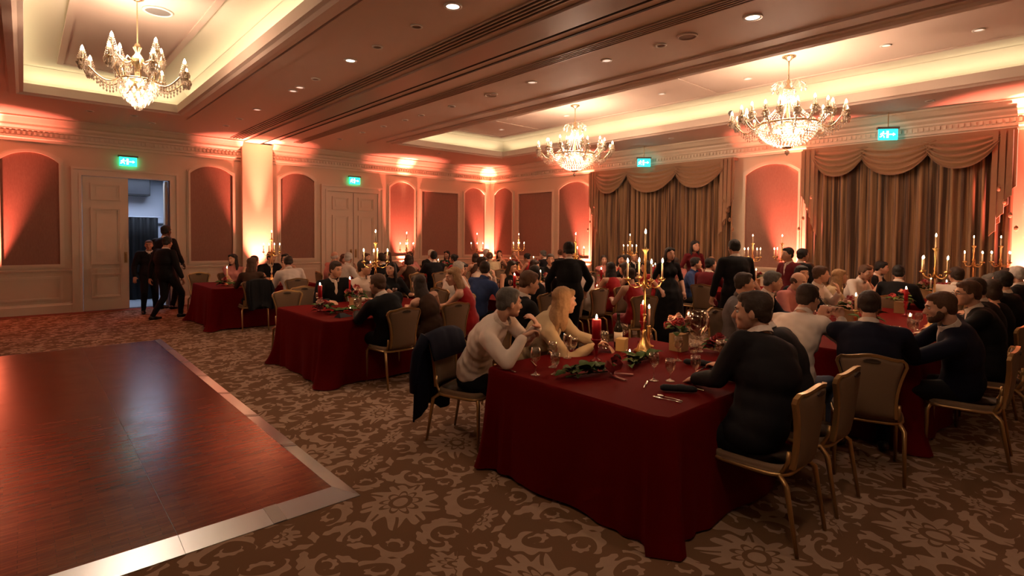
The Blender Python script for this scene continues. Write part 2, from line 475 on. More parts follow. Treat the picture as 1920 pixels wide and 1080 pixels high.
# ------------------------------------------------------------------ room shell
def struct(name, mb, m, parent=None, smooth=False):
    return mb.obj(name, m, parent, smooth, kind=None if parent else 'structure')
floor = struct('floor', MB().box(XL, XB, YF, YA, -0.1, 0), m_carpet)
struct('trim_1', MB().box(XL, 12.6, 14.86, YA - .03, 0, 0.004), m_border)
xs = [XL, CO_L[0] - .32, CO_L[0], CO_L[1], CO_L[1] + .32, CO_R[0] - .32, CO_R[0], CO_R[1], CO_R[1] + .32, XB]
ceil = MB()
def ceil_layer(mb, z0, z1, holes):
    X = sorted({XL, XB, *[h[0] for h in holes], *[h[1] for h in holes]}); Y = sorted({YF, YA, *[h[2] for h in holes], *[h[3] for h in holes]})
    for i in range(len(X) - 1):
        for j in range(len(Y) - 1):
            cx, cy_ = (X[i] + X[i + 1]) / 2, (Y[j] + Y[j + 1]) / 2
            if any(h[0] < cx < h[1] and h[2] < cy_ < h[3] for h in holes): continue
            mb.box(X[i], X[i + 1], Y[j], Y[j + 1], z0, z1)
ceil_layer(ceil, CZ, CZ + .02, [CO_L, CO_R])
ceiling = struct('ceiling', ceil, m_ceil)
def coffer(c, name):
    x0, x1, y0, y1 = c; g = 0.34
    b = MB()
    b.box(x0 - g, x1 + g, y0 - g, y1 + g, COVE_Z, COVE_Z + .03)
    b.box(x0 - g - .03, x0 - g, y0 - g, y1 + g, CZ, COVE_Z); b.box(x1 + g, x1 + g + .03, y0 - g, y1 + g, CZ, COVE_Z)
    b.box(x0 - g, x1 + g, y0 - g - .03, y0 - g, CZ, COVE_Z); b.box(x0 - g, x1 + g, y1 + g, y1 + g + .03, CZ, COVE_Z)
    # sloping cove surface
    s = 0.26
    o4 = [(x0 - g, y0 - g), (x1 + g, y0 - g), (x1 + g, y1 + g), (x0 - g, y1 + g)]; i4 = [(x0 - g + s, y0 - g + s), (x1 + g - s, y0 - g + s), (x1 + g - s, y1 + g - s), (x0 - g + s, y1 + g - s)]
    for k in range(4):
        q = (k + 1) % 4
        b.add([(*o4[k], CZ + .22), (*o4[q], CZ + .22), (*i4[q], COVE_Z - .005), (*i4[k], COVE_Z - .005)], [(0, 1, 2, 3)])
    r = b.obj(name, m_cove, ceiling)
    # moulded lip round the opening
    prof = [(-.24, 0), (-.24, -.035), (-.17, -.045), (-.14, -.075), (-.06, -.08), (-.02, -.055), (0.03, -.045), (0.035, .10), (-.0, .11), (-.0, 0)]
    l = MB(); vs = []; fs = []
    for k, (sx, sy, px, py) in enumerate(((-1, -1, x0, y0), (1, -1, x1, y0), (1, 1, x1, y1), (-1, 1, x0, y1))):
        for d, z in prof: vs.append((px - sx * d, py - sy * d, CZ + z))
    n = len(prof)
    for k in range(4):
        for j in range(n):
            fs.append((k * n + j, k * n + (j + 1) % n, ((k + 1) % 4) * n + (j + 1) % n, ((k + 1) % 4) * n + j))
    l.add(vs, fs); l.obj('coffer_lip', m_ceil, ceiling)
    # panel moulding on the coffer ceiling
    i = 0.50
    def rect(d): return [(x0 + d, y0 + d), (x1 - d, y0 + d), (x1 - d, y1 - d), (x0 + d, y1 - d)]
    mo = MB(lambda a, d, bb: (a, bb, d)); mo.ring(rect(i - .05), rect(i + .03), COVE_Z - .03, COVE_Z + .001)
    mo.obj('panel_moulding', m_ceil, ceiling)
    pn = MB(lambda a, d, bb: (a, bb, d)); pn.prism(rect(i + .03), COVE_Z - .012, COVE_Z + .001)
    pn.obj('ceiling_panel', m_ceil, ceiling)
    return i
coffer(CO_R, 'coffer_cove'); coffer(CO_L, 'coffer_cove')
for y in (10.3, 5.35, 0.9):    # seams across the right coffer
    MB().box(7.65, 10.1, y - .12, y + .12, COVE_Z - .022, COVE_Z - .01).obj('panel_seam', m_ceil, ceiling)
MB().box(4.22, 4.62, YF, 15.0, CZ - .035, CZ).obj('beam_strip', mat('greyed ceiling strip', (0.38, 0.28, 0.22), 0.45), ceiling)
MB().box(4.84, 4.875, YF, 14.2, CZ - .012, CZ).obj('track_slot_shade', m_shade_joint, ceiling)  # dark strip painted as the shade of a slot that is not cut
MB().box(4.66, 4.665, YF, 15.1, CZ - .036, CZ).obj('ceiling_joint', m_shade_joint, ceiling)
MB().box(6.62, 6.84, YF, 13.0, CZ - .03, CZ).obj('ceiling_moulding', m_ceil, ceiling)
MB().box(2.56, 2.74, YF, 13.0, CZ - .03, CZ).obj('ceiling_moulding', m_ceil, ceiling)
def slot_vent(x0, x1, y1, nbar, label):
    t = thing('slot_vent', label, 'air vent', (x0, y1, CZ))
    L_ = y1 - YF
    MB().box(0, x1 - x0, -L_, 0, -.006, 0).obj('vent_slot_shade', m_shade_joint, t)  # dark sheet in place of the shade inside an uncut recess
    wd = (x1 - x0) / (nbar * 2 + 1)
    for k in range(nbar + 2):
        a = (x1 - x0) * k / (nbar + 1)
        MB().box(a - wd * .28, a + wd * .28, -L_, 0, -.02, -.006).obj('vent_bar', m_slot, t)
slot_vent(3.84, 4.10, 14.7, 3, 'long dark slotted ceiling vent on the left, beside the grey strip')
slot_vent(5.24, 5.43, 14.3, 3, 'narrower slotted ceiling vent on the right, towards the crystal chandeliers')

# walls.  map A: (along, depth out of wall, z) for the back wall, map B for the right wall
mA = lambda a, d, z: (a, YA - d, z)
mB_ = lambda a, d, z: (XB - d, a, z)
wb = MB(mA)
wb.box(XL, 0.96, -.15, 0, 0, CZ); wb.box(2.62, XB + .15, -.15, 0, 0, CZ); wb.box(0.96, 2.62, -.15, 0, 3.0, CZ)
wall_back = struct('wall_back', wb, m_wall)
wall_right = struct('wall_right', MB(mB_).box(YF, YA, -.15, 0, 0, CZ), m_wall)
struct('wall_left', MB().box(XL - .15, XL, YF, YA, 0, CZ), m_wall)
struct('wall_front', MB().box(XL, XB, YF - .15, YF, 0, CZ), m_wall)

CORN = [(0, 3.63), (.03, 3.63), (.035, 3.68), (.06, 3.70), (.065, 3.74), (.045, 3.75), (.045, 3.84), (.07, 3.86), (.075, 3.89), (.12, 3.94), (.13, 3.98), (.20, 4.01), (.26, 4.08), (.285, 4.10), (.285, 4.13), (0, 4.13)]
def run(prof, a0, a1, mp, m, name, parent, cut0=0, cut1=0):
    b = MB(mp); n = len(prof); vs = []
    for d, z in prof: vs.append((a0 + cut0 * d, d, z))
    for d, z in prof: vs.append((a1 + cut1 * d, d, z))
    fs = [(j, (j + 1) % n, n + (j + 1) % n, n + j) for j in range(n)] + [tuple(range(n))[::-1], tuple(range(n, 2 * n))]
    b.add(vs, fs)
    return b.obj(name, m, parent)
run(CORN, XL, 4.2, mA, m_trim, 'cornice', wall_back)
run(CORN, 4.95, XB, mA, m_trim, 'cornice', wall_back, 0, -1)
CORNB = [(d, z) for d, z in CORN]
run(CORNB, YF, YA, mB_, m_trim, 'cornice', wall_right, 0, -1)
def dentils(a0, a1, mp, parent):
    b = MB(mp); k = a0
    while k < a1:
        b.box(k, k + .045, .045, .072, 3.765, 3.825); k += .085
    b.obj('dentil_band', m_trim, parent, kind='stuff')
dentils(XL + 3, 4.15, mA, wall_back); dentils(5.0, XB - .1, mA, wall_back); dentils(0, YA - .1, mB_, wall_right)
# pier between the two halves of the back wall
MB(mA).box(4.2, 4.95, 0, .16, 0, CZ - .04).obj('pier', m_wall, wall_back)
RAIL = [(0, .88), (.015, .88), (.02, .90), (.035, .915), (.04, .94), (.02, .95), (0, .955)]
BASE = [(0, 0), (.03, 0), (.03, .17), (.022, .19), (.015, .215), (0, .22)]
segsA = [(XL, .78), (2.80, 4.2), (4.95, 6.33), (8.33, XB)]
for a0, a1 in segsA:
    run(RAIL, a0, a1, mA, m_trim, 'chair_rail', wall_back); 
bb_back = thing('baseboard_back', None, None); bb_back['kind'] = 'structure'
bb_right = thing('baseboard_right', None, None); bb_right['kind'] = 'structure'
for a0, a1 in segsA: run(BASE, a0, a1, mA, m_trim, 'baseboard_length', bb_back)
for a0, a1 in ((10.35, YA), (4.5, 6.0), (YF, 1.15)):
    run(RAIL, a0, a1, mB_, m_trim, 'chair_rail', wall_right); run(BASE, a0, a1, mB_, m_trim, 'baseboard_length', bb_right)

def arch_path(a0, a1, z0, zs, za, off=0, n=14):
    a0 -= off; a1 += off; z0 -= off; hw = (a1 - a0) / 2; c = (a0 + a1) / 2
    if za <= zs + 0.01:
        return [(a0, z0), (a1, z0), (a1, zs + off), (a0, zs + off)]
    h = za - zs; r = (hw * hw + h * h) / (2 * h); cz = za + off - r; ph = math.asin(min(1, hw / r))
    zs2 = cz + r * math.cos(ph)
    pts = [(a0, z0), (a1, z0)]
    for i in range(n + 1):
        t = ph - 2 * ph * i / n
        pts.append((c + r * math.sin(t), cz + r * math.cos(t)))
    return pts
def niche(a0, a1, z0, zs, za, mp, parent):
    f = MB(mp); 
    f.ring(arch_path(a0, a1, z0, zs, za, .075), arch_path(a0, a1, z0, zs, za, .045), 0, .022)
    f.ring(arch_path(a0, a1, z0, zs, za, .045), arch_path(a0, a1, z0, zs, za, 0), 0, .045)
    fr = f.obj('panel_frame', m_trim, parent)
    MB(mp).prism(arch_path(a0, a1, z0, zs, za, .005), 0, .006).obj('fabric_panel', m_panel, parent)
def wains(a0, a1, mp, parent):
    f = MB(mp)
    P = lambda o: [(a0 + o, .30 + o), (a1 - o, .30 + o), (a1 - o, .80 - o), (a0 + o, .80 - o)]
    f.ring(P(0), P(.035), 0, .022); f.ring(P(.035), P(.05), 0, .012)
    f.obj('wainscot_frame', m_trim, parent)
for a in [(-5.8, -4.85, 1.06, 3.22, 3.42), (-4.1, -3.0, 1.06, 3.2, 3.2), (-2.3, -1.2, 1.06, 3.22, 3.42), (-.34, .58, 1.06, 3.22, 3.42), (3.05, 4.0, 1.06, 3.22, 3.42), (5.2, 6.12, 1.08, 3.23, 3.42), (8.52, 9.4, 1.08, 3.22, 3.42), (9.68, 11.13, 1.08, 3.18, 3.18), (11.42, 12.30, 1.08, 3.21, 3.42)]:
    niche(*a, mA, wall_back)
for a in [(13.98, 14.92, 1.08, 3.21, 3.42), (12.08, 13.65, 1.08, 3.17, 3.17), (10.52, 11.78, 1.08, 3.21, 3.42), (4.66, 5.82, 1.08, 3.20, 3.42), (-2.4, -1.2, 1.08, 3.2, 3.42), (-.7, .75, 1.08, 3.2, 3.2)]:
    niche(*a, mB_, wall_right)
for a0, a1 in ((-5.8, -4.8), (-4.3, -3.0), (-2.5, -.7), (-.45, .62), (3.0, 4.05), (5.1, 6.2), (8.5, 9.42), (9.65, 11.15), (11.4, 12.35)): wains(a0, a1, mA, wall_back)
for a0, a1 in ((13.9, 15.0), (12.05, 13.7), (10.5, 11.8), (4.65, 5.85), (-.8, .8)): wains(a0, a1, mB_, wall_right)

# doors
def architrave(a0, a1, top, parent):
    f = MB(mA); wdt = .18
    for (o0, o1, d) in ((wdt, wdt - .05, .055), (wdt - .05, .05, .035), (.05, 0, .05)):
        P = lambda o: [(a0 - o, 0), (a0 - o, top + o), (a1 + o, top + o), (a1 + o, 0)]
        p, q = P(o0), P(o1)
        for k in range(3):
            (x0, z0), (x1, z1) = p[k], p[k + 1]; (u0, w0), (u1, w1) = q[k], q[k + 1]
            f.add([(x0, 0, z0), (x1, 0, z1), (u1, 0, w1), (u0, 0, w0), (x0, d, z0), (x1, d, z1), (u1, d, w1), (u0, d, w0)],
                  [(4, 5, 6, 7), (0, 1, 5, 4), (3, 7, 6, 2), (0, 4, 7, 3), (1, 2, 6, 5)])
    return f.obj('door_frame', m_trim, parent)
def leaf_mesh(wd, h):
    b = MB(lambda a, d, z: (a, -d, z)); b.box(0, wd, -.05, 0, 0, h)
    for z0, z1 in ((.28, .82), (1.02, 2.30), (2.46, 2.84)):
        z1 = min(z1, h - .12)
        P = lambda o: [(.14 + o, z0 + o), (wd - .14 - o, z0 + o), (wd - .14 - o, z1 - o), (.14 + o, z1 - o)]
        b.ring(P(0), P(.03), 0, .034); b.ring(P(.03), P(.06), 0, .018)
        q = P(.10); b.prism(q, 0, .008)
    b.box(.12, wd - .12, 0, .012, .90, .93)
    return b.mesh('door_leaf', m_trim)
def handle(parent, a):
    b = MB(lambda x, d, z: (x, -d, z)); b.box(a - .03, a + .03, 0, .008, 1.05, 1.3)
    b.obj('push_plate', m_gilt, parent)
    b = MB(lambda x, d, z: (x, -d, z)); b.tube([(a, .0, 1.08), (a, .045, 1.1), (a, .045, 1.25), (a, 0, 1.27)], .009)
    b.obj('pull_handle', m_gilt, parent)
d1 = put('door_1', None, kind='structure')
architrave(.96, 2.62, 3.0, d1)
lf = put('door_leaf', leaf_mesh(.83, 2.98), d1, (.97, YA - .01, .01)); handle(lf, .77)
lf2 = put('door_leaf', leaf_mesh(.83, 2.98), d1, (2.60, YA + .16, .01), (0, 0, R(83)))
MB(mA).box(.96, 2.62, -.15, .0, -.002, .006).obj('threshold', mat('steel threshold', (.2, .2, .22), .4, .8), d1)
MB().box(2.60, 2.615, YA, YA + .15, 0, 3.0).obj('door_seal', mat('brown hinge edge', (.10, .03, .02), .5), d1)
d2 = put('door_2', None, kind='structure')
architrave(6.5, 8.1, 3.0, d2)
for k in (0, 1):
    l_ = put('door_leaf', leaf_mesh(.79, 2.97), d2, (6.505 + .8 * k, YA - .02, .01)); handle(l_, .72 if k == 0 else .07)
MB(mA).box(7.295, 7.305, -.0, .03, 0, 2.98).obj('meeting_edge', m_shade_joint, d2)

# corridor behind the open door
m_cw = mat('cold white corridor wall', (.62, .66, .74), .7)
cor = put('trim_2', None, kind='structure')
MB().box(.4, 3.6, YA + .15, 18.0, -.1, -.002).obj('corridor_floor', mat('pale vinyl floor', (.55, .6, .66), .4), cor)
MB().box(.4, 3.6, 18.0, 18.1, 0, 3.4).obj('corridor_end_wall', m_cw, cor)
MB().box(.3, .4, YA + .15, 18, 0, 3.4).obj('corridor_side_wall', m_cw, cor)
MB().box(3.6, 3.7, YA + .15, 18, 0, 3.4).obj('corridor_side_wall', m_cw, cor)
MB().box(.3, 3.7, YA + .15, 18, 3.4, 3.5).obj('corridor_ceiling', m_cw, cor)
MB().box(1.2, 3.6, 17.9, 18.0, 2.02, 2.06).obj('wall_ledge', m_cw, cor)
MB().box(2.85, 3.6, 17.3, 17.42, 0, 3.4).obj('corridor_return', m_cw, cor)
t = thing('stage_drape', 'black pleated drape hanging in the lit corridor behind the open door', 'drape', (2.15, 16.9, 0))
def pleats(b, a0, a1, z0, z1, amp, wl, y0, n=None, thick=.012, rnd=0.0, taper=0):
    n = n or int((a1 - a0) / wl * 8); vs = []; fs = []; rr = random.Random(int(a0 * 100) + 5)
    ph = 0; zs = [z0 + (z1 - z0) * k / 4 for k in range(5)]
    prof = []
    for i in range(n + 1):
        a = a0 + (a1 - a0) * i / n
        ph += 2 * PI * (a1 - a0) / n / wl * (1 + rnd * (rr.random() - .5) * 2)
        prof.append((a, math.sin(ph) * amp + math.sin(ph * .37 + 1) * amp * .35))
    for z in zs:
        kk = 1 - taper * (z - z0) / (z1 - z0)
        for a, d in prof: vs.append((a, y0 + d * kk, z))
    for z in zs:
        kk = 1 - taper * (z - z0) / (z1 - z0)
        for a, d in prof: vs.append((a, y0 + d * kk - thick, z))
    m_ = n + 1; o = 5 * m_
    for j in range(4):
        for i in range(n):
            fs.append((j * m_ + i, j * m_ + i + 1, (j + 1) * m_ + i + 1, (j + 1) * m_ + i))
            fs.append((o + j * m_ + i, o + (j + 1) * m_ + i, o + (j + 1) * m_ + i + 1, o + j * m_ + i + 1))
    for i in range(n):
        fs.append((i, o + i, o + i + 1, i + 1)); e = 4 * m_
        fs.append((e + i, e + i + 1, o + e + i + 1, o + e + i))
    b.add(vs, fs)
b = MB(lambda a, d, z: (a, -d, z)); pleats(b, -.55, .5, 0.02, 2.15, .035, .16, 0)
b.obj('drape_cloth', mat('black drape', (.006, .006, .007), .8), t, smooth=True)
MB().tube([(-.6, 0, 2.16), (.55, 0, 2.16)], .014).obj('drape_rail', m_alu, t)
t = thing('wall_cabinet', 'black box fixed high on the corridor wall above the drape', 'cabinet', (2.15, 17.7, 2.75))
MB().box(-.6, .42, -.18, .2, 0, .58).obj('cabinet_body', m_black, t)
MB().box(-.57, .40, -.2, -.18, .03, .55).obj('cabinet_door', mat('dark grey lacquer', (.03, .032, .04), .35), t)

# exit signs
m_green = mat('green exit panel', (0, .5, .25), .4, emit=(0.01, 0.62, 0.26), es=2.6)
m_cyan = mat('turquoise exit panel', (0, .5, .5), .4, emit=(0.01, 0.62, 0.60), es=2.6)
m_symb = mat('lit white symbol', (1, 1, 1), .4, emit=(.9, 1, .95), es=2.4, sampling=False)
def exit_sign(loc, rz, label, m, hang):
    t = thing('exit_sign', label, 'exit sign', loc, rz)
    MB().box(-.19, .19, -.03, .03, .10, .14).obj('sign_housing', mat('sign housing', (.12, .11, .1), .5), t)
    p = MB().box(-.165, .165, -.012, .012, -.10, .10).obj('sign_panel', m, t)
    s = MB(lambda a, d, z: (a, -.013 - d, z))
    def poly(pts): s.prism(pts, 0, .002)
    # arrow
    poly([(.02, -.008), (.09, -.008), (.09, .008), (.02, .008)][::1]); poly([(.085, -.03), (.125, 0), (.085, .03)])
    # door
    poly([(-.03, -.065), (0.005, -.065), (0.005, .065), (-.03, .065)])
    # running figure: head, trunk, arms, legs
    poly([(-.085 + .013 * math.cos(k), .048 + .013 * math.sin(k)) for k in [i * PI / 4 for i in range(8)]])
    def limb(a, b_, w_):
        d = Vector((b_[0] - a[0], b_[1] - a[1])).normalized(); n_ = Vector((-d.y, d.x)) * w_
        poly([(a[0] + n_.x, a[1] + n_.y), (a[0] - n_.x, a[1] - n_.y), (b_[0] - n_.x, b_[1] - n_.y), (b_[0] + n_.x, b_[1] + n_.y)])
    limb((-.09, .033), (-.105, -.01), .011); limb((-.09, .025), (-.06, .008), .005); limb((-.06, .008), (-.042, .02), .005)
    limb((-.095, .025), (-.13, .015), .005); limb((-.13, .015), (-.138, -.01), .005)
    limb((-.103, -.01), (-.075, -.03), .007); limb((-.075, -.03), (-.07, -.062), .006); limb((-.107, -.01), (-.118, -.04), .007); limb((-.118, -.04), (-.15, -.045), .006)
    s.obj('sign_symbol', m_symb, t)
    if hang:
        MB().tube([(0, 0, .14), (0, 0, hang)], .008).obj('hanging_rod', m_gilt, t)
    return t
exit_sign((1.80, YA - .07, 3.37), 0, 'green emergency exit sign above the open service door', m_green, 0)
exit_sign((7.32, YA - .07, 3.34), 0, 'green emergency exit sign above the closed double doors', m_green, 0)
exit_sign((XB - .45, 8.35, 3.70), R(-50), 'turquoise exit sign hanging before the curtain nearer the corner', m_cyan, .43)
exit_sign((XB - .45, 2.93, 3.72), R(-50), 'turquoise exit sign hanging before the nearer curtain on the right', m_cyan, .41)

# curtains
def swag(b, a0, a1, zt, sag, bulge):
    nu, nv = 26, 22; vs = []; fs = []
    for side in (0, 1):
        for j in range(nv + 1):
            v = j / nv
            for i in range(nu + 1):
                u = i / nu; s_ = 1 - abs(2 * u - 1) ** 2.2
                edge = (1 - s_)
                pinch = .30 * v * edge * (.5 - u) * 2 * .5
                a = a0 + (a1 - a0) * u + pinch * (a1 - a0) * .25
                z = zt - v * (sag * s_ + .16 * edge) - .02 * v
                fold = math.sin(v * 2 * PI * 5.0 + .4) * .042 * (0.35 + .65 * s_) * min(1, v * 4)
                d = .21 + bulge * math.sin(min(1, v * 1.15) * PI * .62) * s_ + fold + .06 * v - side * .012
                if v > .94: d += .014
                vs.append((a, d, z))
        o = side * (nu + 1) * (nv + 1)
        for j in range(nv):
            for i in range(nu):
                q = (o + j * (nu + 1) + i, o + j * (nu + 1) + i + 1, o + (j + 1) * (nu + 1) + i + 1, o + (j + 1) * (nu + 1) + i)
                fs.append(q if side == 0 else q[::-1])
    b.add(vs, fs)
def tail(b, a0, a1, zt, steps, flip):
    # cascading side tail: narrow pleats whose lower edge steps down in zigzags
    n = 6; wd = (a1 - a0) / n
    for k in range(n):
        kk = k if not flip else n - 1 - k
        z1 = zt - steps[0] - (steps[1] - steps[0]) * (kk / (n - 1))
        x0 = a0 + wd * k
        poly = [(x0 - .01, zt), (x0 + wd + .01, zt), (x0 + wd + .01 + (.02 if not flip else -.01), z1 + (.0 if flip else -.09)), (x0 + wd * .5, z1 - .02), (x0 - .01, z1 + (-.09 if flip else 0))]
        b.prism(poly, .20 + .045 * (k % 2), .235 + .045 * (k % 2))
    for k in range(4):
        kk = k / 3
        a = (a1 + .03 - (a1 - a0) * kk * .8) if flip else (a0 - .03 + (a1 - a0) * kk * .8)
        b.ball((a, .27, zt - steps[0] - (steps[1] - steps[0]) * (1 - kk) * .9 - .03), (.03, .03, .05))
def curtain(y0, y1, swags, label):
    t = thing('window_curtain', label, 'curtain', (XB, (y0 + y1) / 2, 0))
    c = (y0 + y1) / 2
    mp = lambda a, d, z: (-d, a - c, z)
    mid = (y0 + y1) / 2
    for a0, a1 in ((y0, mid + .03), (mid - .03, y1)):
        b = MB(mp); pleats(b, a0, a1, .02, 3.55, .055, .15, .13, rnd=.55, n=int((a1 - a0) * 62)); b.obj('curtain_drape', m_curt, t, smooth=True)
    MB(mp).box(y0 - .03, y1 + .03, 0, .23, 3.57, 3.635).obj('pelmet_board', m_swag, t)
    for (a0, a1, sg) in swags:
        b = MB(mp); swag(b, a0, a1, 3.60, sg, .10); b.obj('swag', m_swag, t, smooth=True)
    b = MB(mp); tail(b, y1 - .26, y1 + .03, 3.6, (.95, 1.7), True); b.obj('curtain_tail', m_swag, t)
    b = MB(mp); tail(b, y0 - .03, y0 + .26, 3.6, (.95, 1.7), False); b.obj('curtain_tail', m_swag, t)
    return t
curtain(6.06, 10.32, [(9.0, 10.18, .62), (6.18, 7.62, .62), (7.40, 9.10, .66)], 'brown floor-length curtain with three swags, the farther one towards the corner')
curtain(1.18, 4.48, [(3.30, 4.34, .58), (1.32, 2.45, .58), (2.22, 3.50, .62)], 'brown floor-length curtain with three swags, the nearer one on the right')

# ceiling fixtures
def downlight(x, y, z, lit, r=.075, label=None, group=None):
    t = thing('downlight', label, 'ceiling light', (x, y, z), 0, group)
    MB().lathe([(r * .72, -.001), (r * .72, -.012), (r, -.012), (r * 1.02, 0.0)], 18).obj('downlight_rim', m_white, t, smooth=True)
    MB().lathe([(0, -.004), (r * .72, -.005)], 18).obj('downlight_lens', m_lit if lit == 1 else (m_dim if lit == .5 else m_off), t)
m_lit = mat('lit lamp lens', (1, .9, .8), .3, emit=(1, .80, .66), es=3.0, sampling=False)
m_dim = mat('faintly lit lamp lens', (1, .8, .7), .3, emit=(1, .62, .48), es=.55, sampling=False)
m_off = mat('unlit lamp well', (.16, .09, .06), .5)
for (x, y, r, lab) in ((3.34, 4.66, .095, 'bright white downlight at the top edge, left of the slotted vents'), (3.35, 7.05, .085, 'bright white downlight second from the top edge, left of the vents'), (5.87, 2.68, .10, 'bright white downlight right of the vents, near the top edge')):
    downlight(x, y, CZ, 1, r, lab)
NTH = ['nearest', 'second', 'third', 'fourth', 'fifth', 'sixth', 'seventh', 'eighth', 'ninth', 'tenth', 'eleventh', 'twelfth']
for rw, X_, Y_ in (('left', 3.36, (8.9, 9.2, 11.06)), ('right', 5.88, (4.66, 6.1))):
    for i, y in enumerate(Y_): downlight(X_, y, CZ, .5, .075, 'small faintly lit downlight, %s of the lit ones in the %s ceiling row' % (NTH[i], rw), 'dim downlights in the lower ceiling')
for rw, X_, Y_ in (('left', 3.36, (5.39, 6.31, 8.26, 12.2, 13.2)), ('right', 5.90, (1.9, 3.83, 7.05, 8.25, 9.28, 9.9, 10.8, 11.8, 13.0))):
    for i, y in enumerate(Y_): downlight(X_, y, CZ, 0, .07, 'small unlit downlight, %s of the dark ones in the %s ceiling row' % (NTH[i], rw), 'unlit downlights in the lower ceiling')
for rw, P_ in (('before the door wall', ((1.0, 13.5), (1.7, 13.4), (2.1, 14.0), (9.0, 13.2))), ('along the curtain wall', ((11.6, 2.2), (11.6, 4.6), (11.6, 7.2), (11.6, 9.8), (11.55, 11.8)))):
    for i, (x, y) in enumerate(P_): downlight(x, y, CZ, 0, .07, 'small unlit downlight %s, %s %s' % (rw, NTH[i] if i else 'first', 'from the left' if 'door' in rw else 'from the right'), 'downlights along the wall margin')
for i, (x, y) in enumerate(((9.5, 1.3), (9.3, 2.3), (9.5, 4.4), (9.3, 6.0), (9.4, 8.6), (9.4, 10.9))):
    downlight(x, y, COVE_Z - .012, .5, .07, 'small dim downlight inside the raised right coffer, %s' % ('rightmost' if i == 0 else NTH[i] + ' from the right'), 'downlights in the raised coffer')
def disc(name, x, y, z, r, label, m1, m2, cat):
    t = thing(name, label, cat, (x, y, z))
    MB().lathe([(r * .82, -.002), (r * .82, -.02), (r * .97, -.018), (r, 0)], 28).obj('speaker_rim', m1, t, smooth=True)
    MB().lathe([(0, -.012), (r * .82, -.010)], 28).obj('speaker_grille', m2, t)
disc('ceiling_speaker', 1.30, 8.15, COVE_Z - .012, .17, 'round grey ceiling speaker above the left chandelier', m_white, mat('grey speaker mesh', (.16, .15, .14), .7), 'speaker')
m_sp = mat('tinted speaker mesh', (.30, .19, .14), .8)
disc('ceiling_speaker', 5.86, 3.45, CZ, .12, 'flat round speaker in the lower ceiling nearest the top edge', m_ceil, m_sp, 'speaker')
disc('ceiling_speaker', 5.90, 7.12, CZ, .11, 'flat round speaker in the lower ceiling farther from the top edge', m_ceil, m_sp, 'speaker')
t = thing('wall_speaker', 'small grey round device on the cove edge between the crystal chandeliers', 'speaker', (10.62, 5.25, 4.22))
MB().ball((0, 0, 0), (.06, .06, .09), 12, 8).obj('speaker_body', mat('grey plastic', (.18, .17, .16), .6), t, smooth=True)
MB().box(-.01, .05, -.01, .01, -.1, -.05).obj('speaker_bracket', m_black, t)
# uplighter lamps on the floor
for i, (x, y, side, k) in enumerate(UP[:7]):
    lab = ['beside the left wall panel', 'before the pier left of the double doors', 'under the arched panel right of the double doors', 'in the room corner', 'beside the farther curtain', 'between the two curtains', 'beyond the nearer curtain'][i]
    t = thing('uplighter', 'small black uplighter on the floor ' + lab, 'floor light', (x, y, 0))
    MB().lathe([(0, 0.12), (.085, .12), (.09, .16), (.085, .40), (.065, .405), (.06, .36), (0, .36)], 16).obj('lamp_can', m_black, t, smooth=False)
    MB().box(-.09, .09, -.07, .07, 0, .015).obj('lamp_foot', m_black, t)
    b = MB(); b.tube([(-.098, 0, .25), (-.098, 0, .02), (.098, 0, .02), (.098, 0, .25)], .007, 6); b.obj('lamp_bracket', m_black, t)

# ------------------------------------------------------------------ dance floor
df = thing('dance_floor', 'portable mahogany parquet dance floor with aluminium edging', 'dance floor', (0, 0, 0))
DX1, DY0, DY1 = 1.55, 3.55, 10.32
MX, MY = .915, (DY1 - DY0) / 7
pm = MB().box(.0015, MX - .0015, .0015, MY - .0015, .0, .022).mesh('parquet_panel', m_parq)
for i in range(5):
    for j in range(7):
        put('parquet_panel', pm, df, (DX1 - MX * (i + 1), DY0 + MY * j, 0))
MB().box(DX1 - MX * 5, DX1, DY0, DY1, 0, .018).obj('panel_substrate', m_alu2, df)
W_ = .2
def ramp(pts_in, pts_out, name='edge_trim', m=None, dz=0):
    (ax, ay), (bx, by) = pts_in; (cx, cy_), (dx, dy) = pts_out
    MB().add([(ax, ay, 0), (bx, by, 0), (dx, dy, 0), (cx, cy_, 0), (ax, ay, .023 + dz), (bx, by, .023 + dz), (dx, dy, .004 + dz), (cx, cy_, .004 + dz)],
             [(0, 3, 2, 1), (4, 5, 6, 7), (0, 1, 5, 4), (1, 2, 6, 5), (2, 3, 7, 6), (3, 0, 4, 7)]).obj(name, m or m_alu, df)
for j in range(7):
    y0, y1 = DY0 + MY * j + .001, DY0 + MY * (j + 1) - .001
    o0 = y0 - (W_ if j == 0 else 0); o1 = y1 + (W_ if j == 6 else 0)
    ramp(((DX1, y0), (DX1, y1)), ((DX1 + W_ * .55, o0), (DX1 + W_ * .55, o1)))
    if j: ramp(((DX1, y0 - .03), (DX1, y0 + .03)), ((DX1 + W_ * .55, y0 - .03), (DX1 + W_ * .55, y0 + .03)), 'joint_cover', m_alu2, .003)
for i in range(5):
    x1, x0 = DX1 - MX * i - .001, DX1 - MX * (i + 1) + .001
    ramp(((x0, DY0), (x1, DY0)), ((x0, DY0 - W_), (x1 + (W_ * .55 if i == 0 else 0), DY0 - W_)))
    ramp(((x0, DY1), (x1, DY1)), ((x0, DY1 + .06), (x1, DY1 + .06)))
ramp(((1.10, DY0), (1.18, DY0)), ((1.10, DY0 - W_), (1.18, DY0 - W_)), 'joint_cover', m_alu2, .003)
